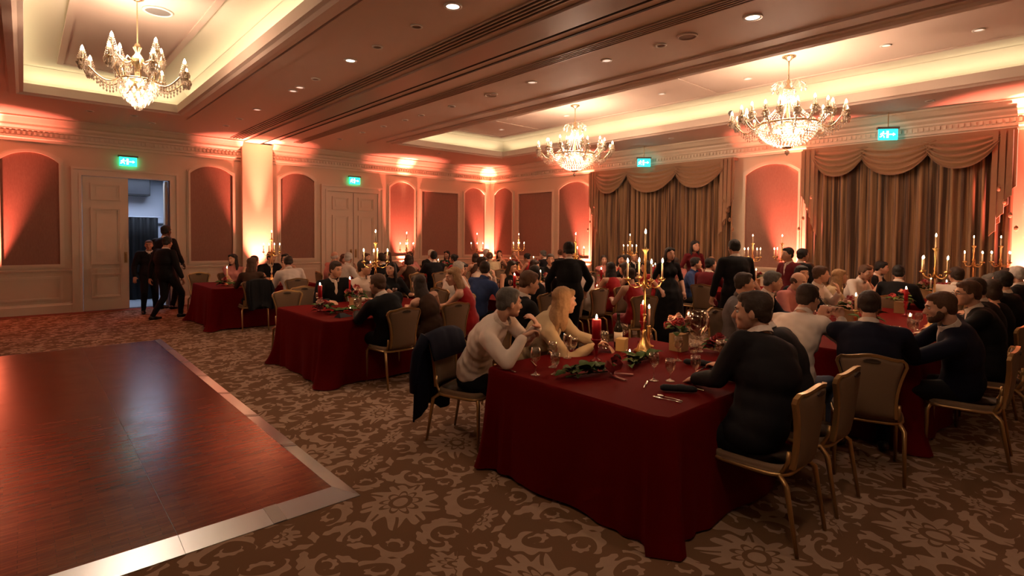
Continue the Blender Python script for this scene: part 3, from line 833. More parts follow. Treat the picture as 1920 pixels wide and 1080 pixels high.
# ------------------------------------------------------------------ people
VOX = []
def remesh_all(reqs):
    """reqs: list of (MB, voxel, smooth_iterations, name) -> list of meshes, every figure one continuous surface"""
    tmp = []
    for mb, vox, it, name in reqs:
        me = mb.mesh(name, [])
        o = bpy.data.objects.new('tmp', me); C.objects.link(o)
        m = o.modifiers.new('r', 'REMESH'); m.mode = 'VOXEL'; m.voxel_size = vox; m.use_smooth_shade = True
        if it:
            s = o.modifiers.new('s', 'SMOOTH'); s.iterations = it; s.factor = 0.5
        tmp.append(o)
    dg = bpy.context.evaluated_depsgraph_get()
    out = []
    for o, r in zip(tmp, reqs):
        me = bpy.data.meshes.new_from_object(o.evaluated_get(dg), depsgraph=dg)
        me.name = r[3]; me.materials.clear(); me.materials.append(None); out.append(me)
    for o in tmp:
        me = o.data; bpy.data.objects.remove(o); bpy.data.meshes.remove(me)
    return out

def wrinkle(me, amp, sc=9.0, seed=0.0, zmul=1.0):
    n = len(me.vertices)
    co = np.empty(n * 3, np.float32); me.vertices.foreach_get('co', co); co = co.reshape(-1, 3)
    no = np.empty(n * 3, np.float32); me.vertices.foreach_get('normal', no); no = no.reshape(-1, 3)
    x, y, z = (co * sc).T
    h = np.sin(x * 1.3 + 2.1 * np.sin(z * .9 + seed) + seed) * np.sin(z * 2.1 * zmul + 1.7 * np.sin(y * 1.1 + seed * 2) + x) + .5 * np.sin(3.1 * z * zmul + 2.3 * y + 1.9 * x + seed)
    co += no * (h * amp)[:, None]
    me.vertices.foreach_set('co', co.ravel()); me.update()

def skin_mat(name, c):
    m = mat(name, c, 0.5, spec=0.4)
    b = m.node_tree.nodes['Principled BSDF']; b.inputs['Subsurface Weight'].default_value = 0.0
    return m
SKIN = [skin_mat('fair skin', (.56, .30, .20)), skin_mat('tanned skin', (.42, .21, .13)), skin_mat('dark skin', (.10, .045, .025))]
def hairm(n, c): return mat(n, c, .68, bump=(120, .5, .004), var=(45, .35))
HAIR = dict(black=hairm('black hair', (.008, .006, .005)), brown=hairm('dark brown hair', (.028, .014, .008)), chestnut=hairm('chestnut hair', (.075, .032, .014)),
            blonde=hairm('blonde hair', (.33, .19, .09)), grey=hairm('grey hair', (.10, .09, .08)), white=hairm('white hair', (.5, .45, .4)), ginger=hairm('ginger hair', (.22, .07, .02)))
CL = {}
def cm(n, c, r=.8, sh=0.0): CL[n] = mat(n + ' cloth', c, r, spec=.2, sheen=sh, bump=(300, .15, .002)); return CL[n]
cm('black', (.006, .006, .007)); cm('charcoal', (.012, .011, .013)); cm('navy', (.006, .007, .018)); cm('white', (.72, .60, .52), .7); cm('cream', (.50, .38, .23), .9)
cm('red', (.36, .006, .010), .6, .2); cm('burgundy', (.10, .006, .010)); cm('grey', (.14, .12, .12)); cm('blue', (.035, .06, .16)); cm('peach', (.60, .33, .18), .7)
cm('brown', (.06, .03, .018)); cm('pink', (.50, .19, .17)); cm('jeans', (.06, .08, .13)); cm('gold', (.42, .24, .08), .45, .3); cm('green', (.02, .05, .03))
m_eye = mat('eye', (.5, .45, .42), .2); m_dark = mat('eyebrow and pupil', (.015, .01, .008), .5); m_lip = mat('lip', (.33, .10, .08), .5)
m_shoe = mat('black shoe leather', (.006, .006, .006), .3)

def frame_from(up_, fwd):
    up_ = up_.normalized(); x = fwd.cross(up_).normalized(); f = up_.cross(x).normalized()
    return Matrix((x, f, up_)).transposed()       # columns: right, forward, up

def ik(S, T, a, b, hint):
    d = T - S; L_ = d.length
    if L_ > (a + b) * .995: T = S + d * ((a + b) * .995 / L_); d = T - S; L_ = d.length
    k = (a * a - b * b + L_ * L_) / (2 * L_); h = math.sqrt(max(0, a * a - k * k)); dn = d / L_
    hn = (hint - dn * hint.dot(dn)); hn = hn.normalized() if hn.length > 1e-4 else Vector((0, 0, -1))
    return S + dn * k + hn * h, T

def build_figure(P):
    """P: dict of pose. All joints in the person's own frame (origin on the floor under the hip, forward +Y).
    Returns prims: list of (zone, kind, args)"""
    fem = P.get('fem', False); sc_ = P.get('sc', 1.0); stand = P.get('stand', False)
    out = []
    def E(zone, c, r, M=None): out.append((zone, 'e', Vector(c), r, M))
    def T(zone, pts, rad): out.append((zone, 't', [Vector(p) for p in pts], rad))
    hip = Vector((0, 0, P.get('hipz', .93 if stand else .55)))
    head = Vector(P['head'])
    face = R(P.get('look', 0)); pitch = R(P.get('pitch', 0)); roll = R(P.get('roll', 0))
    hf = Vector((-math.sin(face) * math.cos(pitch), math.cos(face) * math.cos(pitch), math.sin(pitch)))
    hu = Vector((math.sin(face) * math.sin(pitch), -math.cos(face) * math.sin(pitch), math.cos(pitch)))
    hx = hf.cross(hu); hu = (hu * math.cos(roll) + hx * math.sin(roll)).normalized()
    HM = frame_from(hu, hf)
    skull0 = head - HM @ Vector((0, .035, .115)) * sc_          # top of neck
    ax = (skull0 - hip)
    Lt = ax.length; tdir = ax.normalized()
    tw = R(P.get('twist', P.get('look', 0) * .35))
    sf = Vector((-math.sin(tw), math.cos(tw), 0))
    TM = frame_from(tdir, sf); HPM = frame_from((tdir + Vector((0, 0, 1.2))).normalized(), Vector((0, 1, 0)))
    curve = P.get('slump', .05)
    def at(s, x=0, y=0):
        bend = -math.sin(PI * min(1, s)) * curve
        return hip + tdir * (Lt * s) + TM @ Vector((x, y + bend, 0))
    g = P.get('girth', 1.0); sh = (.165 if fem else .195) * sc_ * P.get('shw', 1)
    E('pelvis', at(.0), (.165 * g, .12 * g, .12), HPM); E('torso_low', at(.12, 0, -.008), (.150 * g, .116 * g, .15), HPM)
    E('torso', at(.30), ((.125 if fem else .145) * g, .105 * g, .17), TM)
    E('torso', at(.56), ((.138 if fem else .168) * g, .115 * g, .17), TM)
    E('torso', at(.72), ((.135 if fem else .175) * g, .10 * g, .12), TM)
    if fem:
        for sx in (-1, 1): E('torso', at(.62, sx * .07, .085), (.066, .058, .066), TM)
    shl = at(.825, -sh, .0); shr = at(.825, sh, .0)
    T('shoulder', [shl, at(.84, 0, -.008), shr], [.056 * sc_, .060 * sc_, .056 * sc_])
    T('shoulder', [at(.835, -sh * .8, .0), at(.90, 0, .008), at(.835, sh * .8, .0)], [.042, .042 if fem else .050, .042])
    nb = at(.84, 0, .01)
    T('neck', [nb, skull0 + HM @ Vector((0, -.01, .035))], [.056 if not fem else .047, .05 if not fem else .043])
    hs = P.get('hs', 1.0) * sc_
    def H(zone, c, r, rot=None):
        E(zone, head + HM @ (Vector(c) * hs), tuple(q * hs for q in r), HM if rot is None else HM @ rot)
    H('head', (0, -.012, .03), (.077, .097, .088)); H('head', (0, .02, -.02), (.066, .072, .085)); H('head', (0, .045, -.065), (.050, .045, .045))
    H('head', (0, .072, -.088), (.024, .020, .020)); H('head', (0, .082, .028), (.05, .016, .012))
    for sx in (-1, 1):
        H('head', (sx * .038, .058, -.022), (.026, .026, .024))
        H('head', (sx * .0765, -.008, -.008), (.010, .019, .031), Matrix.Rotation(sx * .25, 3, 'Z'))
    T('head', [head + HM @ (Vector(q) * hs) for q in ((0, .086, .015), (0, .103, -.012), (0, .108, -.027))], [.009 * hs, .012 * hs, .0145 * hs])
    H('head', (0, .088, -.055), (.022, .010, .007)); H('head', (0, .086, -.064), (.019, .010, .007))
    # arms
    wr = {}
    for sx, key, S in ((-1, 'lh', shl), (1, 'rh', shr)):
        tgt = Vector(P[key]) if P.get(key) else S + Vector((sx * .03, .06, -.56))
        hint = Vector(P.get(key + '_hint', (sx * .55, -.35, -.8)))
        el, w_ = ik(S, tgt, .29 * sc_, .255 * sc_, hint)
        k = .92 if fem else 1.05; k *= P.get('armg', 1)
        T('uarm', [S, S.lerp(el, .4), el], [.052 * k, .048 * k, .039 * k])
        T('farm', [el, el.lerp(w_, .35), el.lerp(w_, .9)], [.039 * k, .038 * k, .029])
        T('wrist', [el.lerp(w_, .8), w_], [.029, .026])
        d = (w_ - el).normalized()
        hd = Vector(P[key + '_dir']).normalized() if P.get(key + '_dir') else (d + Vector((0, 0, -.15))).normalized()
        side = Vector(P.get(key + '_side', (-sx, 0, .15)))      # towards the thumb
        side = (side - hd * side.dot(hd)).normalized()
        pn = hd.cross(side).normalized() * (1 if sx > 0 else -1)      # back/palm axis
        curl = P.get(key + '_curl', .5)
        palm = w_ + hd * .048
        HMx = Matrix((side, pn, hd)).transposed()
        E('hand', palm, (.040, .017, .052), HMx)
        dn = Vector(P.get(key + '_palm', (0, 0, -1))); dn = (dn - hd * dn.dot(hd)); dn = dn.normalized() if dn.length > .01 else pn
        for i, (off, ln) in enumerate(((.030, .030), (.010, .034), (-.011, .031), (-.030, .024))):
            b0 = w_ + hd * .088 + side * off
            c1 = curl * .9; c2 = curl * 1.9
            d1_ = (hd * math.cos(c1) + dn * math.sin(c1)); d2_ = (hd * math.cos(c2) + dn * math.sin(c2)); d3_ = (hd * math.cos(c2 * 1.3) + dn * math.sin(c2 * 1.3))
            sp = side * (off * .12)
            p1 = b0 + d1_ * ln * 1.15 + sp; p2 = p1 + d2_ * ln * .85 + sp; p3 = p2 + d3_ * ln * .6
            T('hand', [w_ + hd * .05 + side * off * .8, b0, p1, p2, p3], [.010, .0098, .0088, .008, .0066])
        tb = w_ + hd * .022 + side * .026
        t1 = tb + (hd * .55 + side * .75 + dn * .2).normalized() * .038; t2 = t1 + (hd * .9 + side * .2 + dn * .35 * (1 + curl)).normalized() * .028
        T('hand', [tb, t1, t2], [.0135, .0105, .008])
        wr[key] = w_
    if stand: T('cone', [hip + Vector((0, 0, .05)), hip + Vector((0, 0, -.12)), Vector((0, 0, .5)), Vector((0, .02, .12))], [.18, .25, .27, .29])
    # legs
    kn = P.get('knees')
    for i, sx in enumerate((-1, 1)):
        hj = hip + Vector((sx * .09, .02, -.03))
        if stand:
            ft = Vector(P['feet'][i]); an = ft + Vector((0, -.0, .075))
            knee, an = ik(hj, an, .44, .44, Vector((0, 1, 0)))
            ftd = Vector(P.get('fdir', (0, 1, 0)))
        else:
            knee = Vector(kn[i]) if kn else Vector((sx * (.09 if fem else .15), .44, .50))
            an = Vector(P['feet'][i]) + Vector((0, 0, .075)) if P.get('feet') else Vector((sx * (.09 if fem else .15), .44 + .02 * sx, .085))
            ftd = Vector((0, 1, 0))
        k = .95 if fem else 1.0
        T('thigh', [hj, hj.lerp(knee, .4), knee], [.088 * k * g, .078 * k, .056 * k])
        T('shin', [knee, knee.lerp(an, .35), an], [.054 * k, .052 * k, .034])
        hl = an + Vector((0, 0, -.035)) - ftd * .035
        T('foot', [hl, an + Vector((0, 0, -.04)) + ftd * .06, an + Vector((0, 0, -.052)) + ftd * .165], [.036, .036, .024])
    return out, head, HM, hs, at, TM, skull0, hip

def grow(prims, zones, e=0.0, seg=10):
    b = MB()
    for p in prims:
        if (zones is None and p[0] == 'cone') or (zones is not None and p[0] not in zones): continue
        ee = e[p[0]] if isinstance(e, dict) else e
        if p[1] == 'e':
            r = tuple(max(.002, q + ee) for q in p[3]); b.ball(p[2], r, 14, 10, p[4])
        else:
            pts, rad = p[2], p[3]
            if not hasattr(rad, '__len__'): rad = [rad] * len(pts)
            rad = [q + ee for q in rad]
            b.tube(pts, rad, seg)
            for q, r_ in zip(pts, rad): b.ball(q, r_ * .998, seg, 6)
    return b

# hair, built once per style in head coordinates
def hair_prims(style):
    b = MB()
    def e(c, r): b.ball(c, r, 16, 12)
    if style == 'short':
        e((0, -.022, .046), (.084, .098, .085)); e((0, -.062, -.012), (.068, .048, .062)); e((0, .022, .088), (.062, .06, .034))
        for sx in (-1, 1): e((sx * .070, -.028, .018), (.014, .045, .05)); e((sx * .071, .02, .03), (.009, .012, .035))
    elif style == 'crop':
        e((0, -.022, .043), (.081, .095, .080)); e((0, -.062, -.008), (.064, .042, .055)); e((0, .03, .082), (.056, .05, .026))
        for sx in (-1, 1): e((sx * .069, -.025, .018), (.011, .042, .044))
    elif style == 'balding':
        e((0, -.06, .005), (.070, .046, .06))
        for sx in (-1, 1): e((sx * .068, -.022, .01), (.014, .05, .04))
    elif style == 'long':
        e((0, -.024, .046), (.084, .098, .084)); e((0, -.062, -.04), (.084, .050, .11)); e((0, -.085, -.16), (.090, .042, .13)); e((0, -.095, -.27), (.074, .034, .11))
        for sx in (-1, 1): e((sx * .073, -.022, -.02), (.017, .045, .10)); e((sx * .080, -.035, -.13), (.024, .042, .13)); e((sx * .036, .042, .078), (.040, .034, .034))
    elif style == 'bob':
        e((0, -.022, .046), (.089, .10, .088)); e((0, -.06, -.04), (.09, .055, .09))
        for sx in (-1, 1): e((sx * .076, -.005, -.025), (.022, .055, .085)); e((sx * .04, .05, .075), (.04, .03, .035))
    elif style == 'beard':
        e((0, .045, -.075), (.054, .048, .042)); e((0, .074, -.094), (.032, .026, .026)); e((0, .092, -.044), (.026, .009, .006))
        for sx in (-1, 1): e((sx * .058, .02, -.05), (.014, .03, .042))
    elif style == 'updo':
        e((0, -.022, .046), (.086, .098, .086)); e((0, -.095, .06), (.052, .045, .05)); e((0, -.06, -.015), (.066, .045, .055))
        for sx in (-1, 1): e((sx * .071, -.01, .005), (.012, .045, .045))
    return b
HM_ = {}
styles = ['beard', 'short', 'crop', 'balding', 'long', 'bob', 'updo']
for st, me in zip(styles, remesh_all([(hair_prims(s), .0085, 2, 'hair') for s in styles])):
    wrinkle(me, .0014, 90, 1.3, .15); HM_[st] = me
def eyes_mesh():
    b = MB()
    for sx in (-1, 1):
        b.mi = 0; b.ball((sx * .031, .0765, .006), (.0125, .0095, .0095), 10, 8)
        b.mi = 1; b.ball((sx * .031, .0845, .006), (.0052, .0032, .0052), 8, 6)
        b.tube([(sx * .016, .0935, .030), (sx * .032, .0925, .0345), (sx * .048, .083, .030)], .0035, 6)
    b.mi = 2; b.ball((0, .0935, -.0555), (.020, .0055, .0035), 10, 6); b.ball((0, .092, -.0635), (.017, .0055, .004), 10, 6)
    return b.mesh('facial_features', [m_eye, m_dark, m_lip], True)
EYES = eyes_mesh()
def glasses_mesh():
    b = MB()
    for sx in (-1, 1):
        b.tube([(sx * .033 + .021 * math.cos(a), .104, .005 + .015 * math.sin(a)) for a in [i * PI / 6 for i in range(13)]], .0018, 5, caps=False)
        b.tube([(sx * .054, .104, .008), (sx * .078, .08, .01), (sx * .08, .0, .006)], .0018, 5)
    b.tube([(-.012, .105, .008), (.012, .105, .008)], .0018, 5)
    return b.mesh('glasses', m_black)
GLASSES = glasses_mesh()

OUT = {  # garment zones and thicknesses
    'jacket': (('pelvis', 'torso_low', 'torso', 'shoulder', 'uarm', 'farm'), dict(pelvis=.03, torso_low=.032, torso=.030, shoulder=.019, uarm=.020, farm=.018)),
    'shirt': (('torso_low', 'torso', 'shoulder', 'uarm', 'farm'), dict(torso_low=.026, torso=.019, shoulder=.012, uarm=.015, farm=.013)),
    'sweater': (('torso_low', 'torso', 'shoulder', 'uarm', 'farm'), dict(torso_low=.024, torso=.015, shoulder=.011, uarm=.013, farm=.012)),
    'tee': (('torso_low', 'torso', 'shoulder', 'uarm'), dict(torso_low=.012, torso=.011, shoulder=.009, uarm=.010)),
    'dress': (('pelvis', 'torso_low', 'torso', 'thigh'), dict(pelvis=.016, torso_low=.016, torso=.010, thigh=.016)),
    'dress_sleeves': (('pelvis', 'torso_low', 'torso', 'shoulder', 'uarm', 'thigh'), dict(pelvis=.016, torso_low=.020, torso=.012, shoulder=.010, uarm=.011, thigh=.016)),
    'gown': (('pelvis', 'torso_low', 'torso', 'shoulder', 'uarm', 'cone'), dict(pelvis=.016, torso_low=.016, torso=.010, shoulder=.008, uarm=.009, cone=0)),
}
ARCH = {}
def make_archetypes(specs):
    """specs: {key: pose}; builds body, garment and trousers meshes for all of them in one evaluation"""
    reqs = []; meta = []
    for key, P in specs.items():
        prims, head, HMx, hs, at, TM, sk, hip = build_figure(P)
        v = P.get('vox', .016)
        top = P.get('top', 'jacket'); zones, thick = OUT[top]
        reqs.append((grow(prims, None), v, 1 if v < .01 else 2, 'person')); reqs.append((grow(prims, zones, thick), v * 1.25, (16 if top == 'jacket' else 9) if v < .01 else 5, top))
        low = P.get('low', 'trousers')
        if low: reqs.append((grow(prims, ('pelvis', 'thigh', 'shin') if low == 'trousers' else ('pelvis', 'thigh'), .013), v * 1.4, 2, low))
        meta.append((key, P, head, HMx, hs, at, TM, sk, hip, top, low, prims))
    ms = remesh_all(reqs); k = 0
    for (key, P, head, HMx, hs, at, TM, sk, hip, top, low, prims) in meta:
        body = ms[k]; garm = ms[k + 1]; k += 2
        lowm = None
        if low: lowm = ms[k]; k += 1
        hv = P.get('vox', .016)
        wrinkle(garm, (.0026 if top == 'jacket' else .0038) if hv < .01 else .0025, 11 if top == 'jacket' else 23, len(key), .8)
        if lowm: wrinkle(lowm, .003, 10, 2)
        b = MB()
        # collar of a shirt: a tilted band round the neck
        cpt = []
        nrm = (sk - at(.86)).normalized(); CM = frame_from(nrm, TM @ Vector((0, 1, 0)))
        cr = (.066 if not P.get('fem') else .055) * P.get('hs', 1.0)
        ctr = at(.975, 0, .008)
        o_, i_ = [], []
        nseg = 18
        vs = []; fs = []
        for i in range(nseg + 1):
            a = PI / 2 + .32 + (2 * PI - .64) * i / nseg
            p = Vector((math.cos(a) * cr, math.sin(a) * cr * 1.06, 0)); fr = .5 + .5 * math.sin(a)
            for rr, zz in ((1.0, .022 - .012 * fr), (1.06, .020 - .012 * fr), (1.16, -.022 - .014 * fr), (1.0, -.022)):
                q = Vector((p.x * rr, p.y * rr, zz)); vs.append(ctr + CM @ q)
        for i in range(nseg):
            for j in range(4): fs.append((i * 4 + j, i * 4 + (j + 1) % 4, (i + 1) * 4 + (j + 1) % 4, (i + 1) * 4 + j))
        b.add(vs, fs); collar = b.mesh('collar', [])
        front = None
        if top == 'jacket':
            f = MB(); f.ball(at(.66, 0, .085 * P.get('girth', 1)), (.045, .052, .17), 12, 10, TM); front = f.mesh('shirt_front', [], True)
            f = MB(); f.tube([at(.93, 0, .07), at(.8, 0, .118 * P.get('girth', 1)), at(.6, 0, .139 * P.get('girth', 1))], [.013, .016, .022], 8, squash=.4); tie = f.mesh('tie', [], True)
        else: tie = None
        shoes = grow(prims, ('foot',), .008, 8).mesh('shoe', [], True)
        for me in (collar, front, tie, shoes, body, garm, lowm):
            if me:
                me.materials.clear(); me.materials.append(None)
        ARCH[key] = dict(P=P, body=body, garm=garm, low=lowm, collar=collar, front=front, tie=tie, shoes=shoes, head=head, HM=HMx, hs=hs, top=top, lown=low)

def put_m(name, me, m, parent, local=None):
    o = bpy.data.objects.new(name, me); C.objects.link(o)
    if parent is not None: o.parent = parent
    if local is not None: o.matrix_local = local
    o.material_slots[0].link = 'OBJECT'; o.material_slots[0].material = m
    return o
PEOPLE = []
def person(key, x, y, rz, label, group=None, skin=0, hair='brown', style='short', top='black', low='black', tie=None, collar=None, glasses=False, beard=False, z=0, s=1.0, shoes=True):
    A = ARCH[key]
    o = put_m('person', A['body'], SKIN[skin], None)
    o.location = (x, y, z); o.rotation_euler = (0, 0, R(rz)); o.scale = (s, s, s)
    tag(o, label, 'person', group)
    loc = Matrix.Translation(A['head']) @ A['HM'].to_4x4() @ Matrix.Scale(A['hs'], 4)
    if style != 'bald': put_m('hair', HM_[style], HAIR[hair], o, loc)
    g = put_m({'jacket': 'jacket', 'shirt': 'shirt', 'tee': 'blouse', 'sweater': 'sweater', 'dress': 'dress', 'dress_sleeves': 'dress', 'gown': 'gown'}[A['top']], A['garm'], CL[top], o)
    if A['low']: put_m('trousers' if A['lown'] == 'trousers' else 'skirt', A['low'], CL[low], o)
    if A['top'] in ('jacket', 'shirt'): put_m('collar', A['collar'], CL[collar or ('white' if A['top'] == 'jacket' else top)], o)
    if A['front'] and A['P'].get('front', True):
        put_m('shirt_front', A['front'], CL['white'], o)
        if tie: put_m('tie', A['tie'], CL[tie], o)
    if shoes: put_m('shoes', A['shoes'], m_shoe, o)
    f = bpy.data.objects.new('facial_features', EYES); C.objects.link(f); f.parent = o; f.matrix_local = loc
    if beard: put_m('beard', HM_['beard'], HAIR[hair], o, loc)
    if glasses:
        f = bpy.data.objects.new('glasses', GLASSES); C.objects.link(f); f.parent = o; f.matrix_local = loc
    PEOPLE.append(o)
    return o

# ------------------------------------------------------------------ chairs
def back_outline(off=0.0, n=40):
    """outline (x, z) of the chair back: waisted sides, raised crown"""
    pts = []
    z0, z1 = .0, .435
    for i in range(9):
        t = i / 8; x = .165 + .052 * t ** 2 - .012 * math.sin(PI * t); pts.append((x + off, z0 + (z1 - .05 - z0) * t))
    pts.append((.210 + off, z1 - .02)); pts.append((.185 + off * .8, z1 + .002 + off * .6))
    for i in range(1, 12):
        x = .185 - .37 * i / 12; zz = z1 + .028 * (math.cos(x / .185 * PI) * .5 + .5); pts.append((x, zz + off))
    pts.append((-.185 - off * .8, z1 + .002 + off * .6)); pts.append((-.210 - off, z1 - .02))
    for i in range(8, -1, -1):
        t = i / 8; x = .165 + .052 * t ** 2 - .012 * math.sin(PI * t); pts.append((-x - off, z0 + (z1 - .05 - z0) * t))
    return pts
def chair_meshes():
    M_ = {}
    # the back leans: y grows backwards (-Y) with height; chair faces +Y, origin on the floor under the seat centre
    def mp(a, d, z): return (a, -.215 - .20 * z * .55 - d - .05 * (1 - (a / .24) ** 2), .46 + z)
    b = MB(mp); nu, nv = 14, 12; vs = []; fs = []
    def pt(u, v, d0, bul):
        t = min(1, v); hw = .165 + .052 * t ** 2 - .012 * math.sin(PI * t) - .010
        rnd_ = 1 - .10 * max(0, (v - .88) / .12) ** 2
        x = u * hw * rnd_; zt = .425 + .028 * (math.cos(min(1, abs(x) / .185) * PI) * .5 + .5)
        return (x, d0 + bul * (1 - u ** 4) * (1 - (2 * v - 1) ** 4), .004 + v * zt)
    for d0, bul in ((-.006, -.022), (.012, .014)):
        for a in range(nv + 1):
            for c in range(nu + 1): vs.append(pt(c / nu * 2 - 1, a / nv, d0, bul))
    k = (nu + 1) * (nv + 1)
    for a in range(nv):
        for c in range(nu):
            q = a * (nu + 1) + c; fs.append((q, q + 1, q + nu + 2, q + nu + 1)); fs.append((k + q, k + q + nu + 1, k + q + nu + 2, k + q + 1))
    for c in range(nu): fs.append((c, k + c, k + c + 1, c + 1)); q = nv * (nu + 1) + c; fs.append((q, q + 1, k + q + 1, k + q))
    for a in range(nv):
        q = a * (nu + 1); fs.append((q, q + nu + 1, k + q + nu + 1, k + q)); q += nu; fs.append((q, k + q, k + q + nu + 1, q + nu + 1))
    b.add(vs, fs); M_['backrest'] = b.mesh('backrest', m_taupe, True)
    b = MB(mp); b.ring(back_outline(.006), back_outline(-.014), -.010, .016); M_['back_frame'] = b.mesh('back_frame', m_gilt, False)
    b = MB(mp); b.prism([(-.055, .420), (-.045, .408), (0, .403), (.045, .408), (.055, .420), (.035, .432), (0, .437), (-.035, .432)], -.028, .027); M_['handle_slot_shade'] = b.mesh('handle_slot_shade', m_shade_joint)  # solid dark inlay; the opening's shade is put into its colour
    b = MB()
    prof = [(0, .468), (.9, .468), (.98, .462), (1.0, .445), (.98, .425), (0, .42)]
    outl = [(math.copysign(abs(math.cos(t)) ** .45, math.cos(t)) * .225, math.copysign(abs(math.sin(t)) ** .45, math.sin(t)) * .225) for t in [2 * PI * i / 28 for i in range(28)]]
    vs = []; fs = []
    for s_, z in prof[1:5]: vs += [(x * s_ * (1 + .06 * (y / .225)), y * s_, z) for x, y in outl]
    for j in range(3):
        for i in range(28): fs.append((j * 28 + i, j * 28 + (i + 1) % 28, (j + 1) * 28 + (i + 1) % 28, (j + 1) * 28 + i))
    c0 = len(vs); vs.append((0, 0, .482)); fs += [(c0, i, (i + 1) % 28) for i in range(28)]
    c1 = len(vs); vs.append((0, 0, .424)); fs += [(c1, 84 + (i + 1) % 28, 84 + i) for i in range(28)]
    b.add(vs, fs); M_['seat'] = b.mesh('seat', m_taupe, True)
    b = MB(); rim = [(x * 1.0 * (1 + .06 * (y / .225)), y * 1.0, .418) for x, y in outl]
    b.tube(rim + [rim[0]], .012, 6, caps=False); M_['seat_frame'] = b.mesh('seat_frame', m_gilt, True)
    for k, sx in (('fl', -1), ('fr', 1)):
        b = MB(); b.tube([(sx * .17, .17, .415), (sx * .20, .20, .405), (sx * .213, .213, .37), (sx * .215, .215, .0)], [.014, .016, .016, .0105], 8); M_['leg_' + k] = b.mesh('leg', m_gilt, True)
        b = MB(); b.tube([(sx * .15, -.13, .418), (sx * .19, -.19, .412), (sx * .212, -.235, .375), (sx * .215, -.30, .0)], [.014, .016, .016, .0105], 8); M_['leg_r' + k] = b.mesh('leg', m_gilt, True)
        b = MB(); b.tube([(sx * .16, -.13, .42), (sx * .178, -.20, .44), (sx * .180, -.228, .50), (sx * .178, -.232, .56)], .012, 8); M_['arm_' + k] = b.mesh('back_bracket', m_gilt, True)
    return M_
CH = chair_meshes()
def make_chair(label, loc, rz, group=None):
    t = thing('banquet_chair', label, 'chair', loc, rz, group)
    put('seat', CH['seat'], t); put('backrest', CH['backrest'], t); put('back_frame', CH['back_frame'], t); put('handle_slot_shade', CH['handle_slot_shade'], t); put('seat_frame', CH['seat_frame'], t)
    for k in ('leg_fl', 'leg_fr', 'leg_rfl', 'leg_rfr'): put('leg', CH[k], t)
    for k in ('arm_fl', 'arm_fr'): put('back_bracket', CH[k], t)
    return t
CHAIRS = []
def chair(x, y, rz, label, group=None):
    if not CHAIRS: c = make_chair(label, (x, y, 0), R(rz), group)
    else: c = dup(CHAIRS[0], (x, y, 0), R(rz), label, group)
    if CHAIRS and not group and 'group' in c: del c['group']
    CHAIRS.append(c); return c
# ------------------------------------------------------------------ chandeliers
def flame_mesh(name, h, r, m):
    return MB().lathe([(0, 0), (r * .8, h * .15), (r, h * .35), (r * .6, h * .7), (0, h)], 8).mesh(name, m, True)
ME_BULB = flame_mesh('bulb', .066, .018, m_bulb)
ME_FLAME = flame_mesh('flame', .042, .0085, m_flame)
def crystal_drop(b, p, s):
    x, y, z = p
    b.lathe([(0, 0), (s * .55, -s * .3), (s * .4, -s * .9), (0, -s * 1.5)], 5, (x, y, z - s * .5))
    b.ball((x, y, z - s * .25), s * .28, 5, 4)
def arm_meshes(key, r1, z0, zc, sag, cupz):
    """one candle arm along +X, its candle and its hanging crystals"""
    pts = [(r1[0] + (r1[1] - r1[0]) * t, 0, z0 + (zc - z0) * t - sag * math.sin(PI * min(1, t * 1.12)) * (1 - .25 * t)) for t in [i / 10 for i in range(11)]]
    arm = MB().tube(pts, .0085, 6)
    x = r1[1]; z = pts[-1][2]
    arm.lathe([(.004, z), (.012, z + .01), (.042, z + .028), (.046, z + .036), (.014, z + .03), (.012, z + .05), (.0, z + .05)], 12, (x, 0, 0))
    arm = arm.mesh('candle_arm', m_gold2, True)
    can = MB().lathe([(.011, z + .045), (.011, z + .13), (.0, z + .132)], 8, (x, 0, 0)).mesh('candle_tube', m_ivory, True)
    cr = MB()
    for k in range(9):
        a = 2 * PI * k / 9
        crystal_drop(cr, (x + .045 * math.cos(a), .045 * math.sin(a), z + .03), .034); crystal_drop(cr, (x + .03 * math.cos(a), .03 * math.sin(a), z - .02), .03)
        for q in range(5): cr.lathe([(0, .008), (.006, 0), (0, -.008)], 4, (x + (.045 - .006 * q) * math.cos(a), (.045 - .006 * q) * math.sin(a), z + .05 + .022 * q))
    for k in range(1, 10):
        q = pts[k]; crystal_drop(cr, (q[0], 0, q[2] - .005), .026); crystal_drop(cr, (q[0], 0, q[2] - .05), .022)
    return arm, can, cr.mesh('crystal_drops', m_crystal), (x, 0, z + .132)
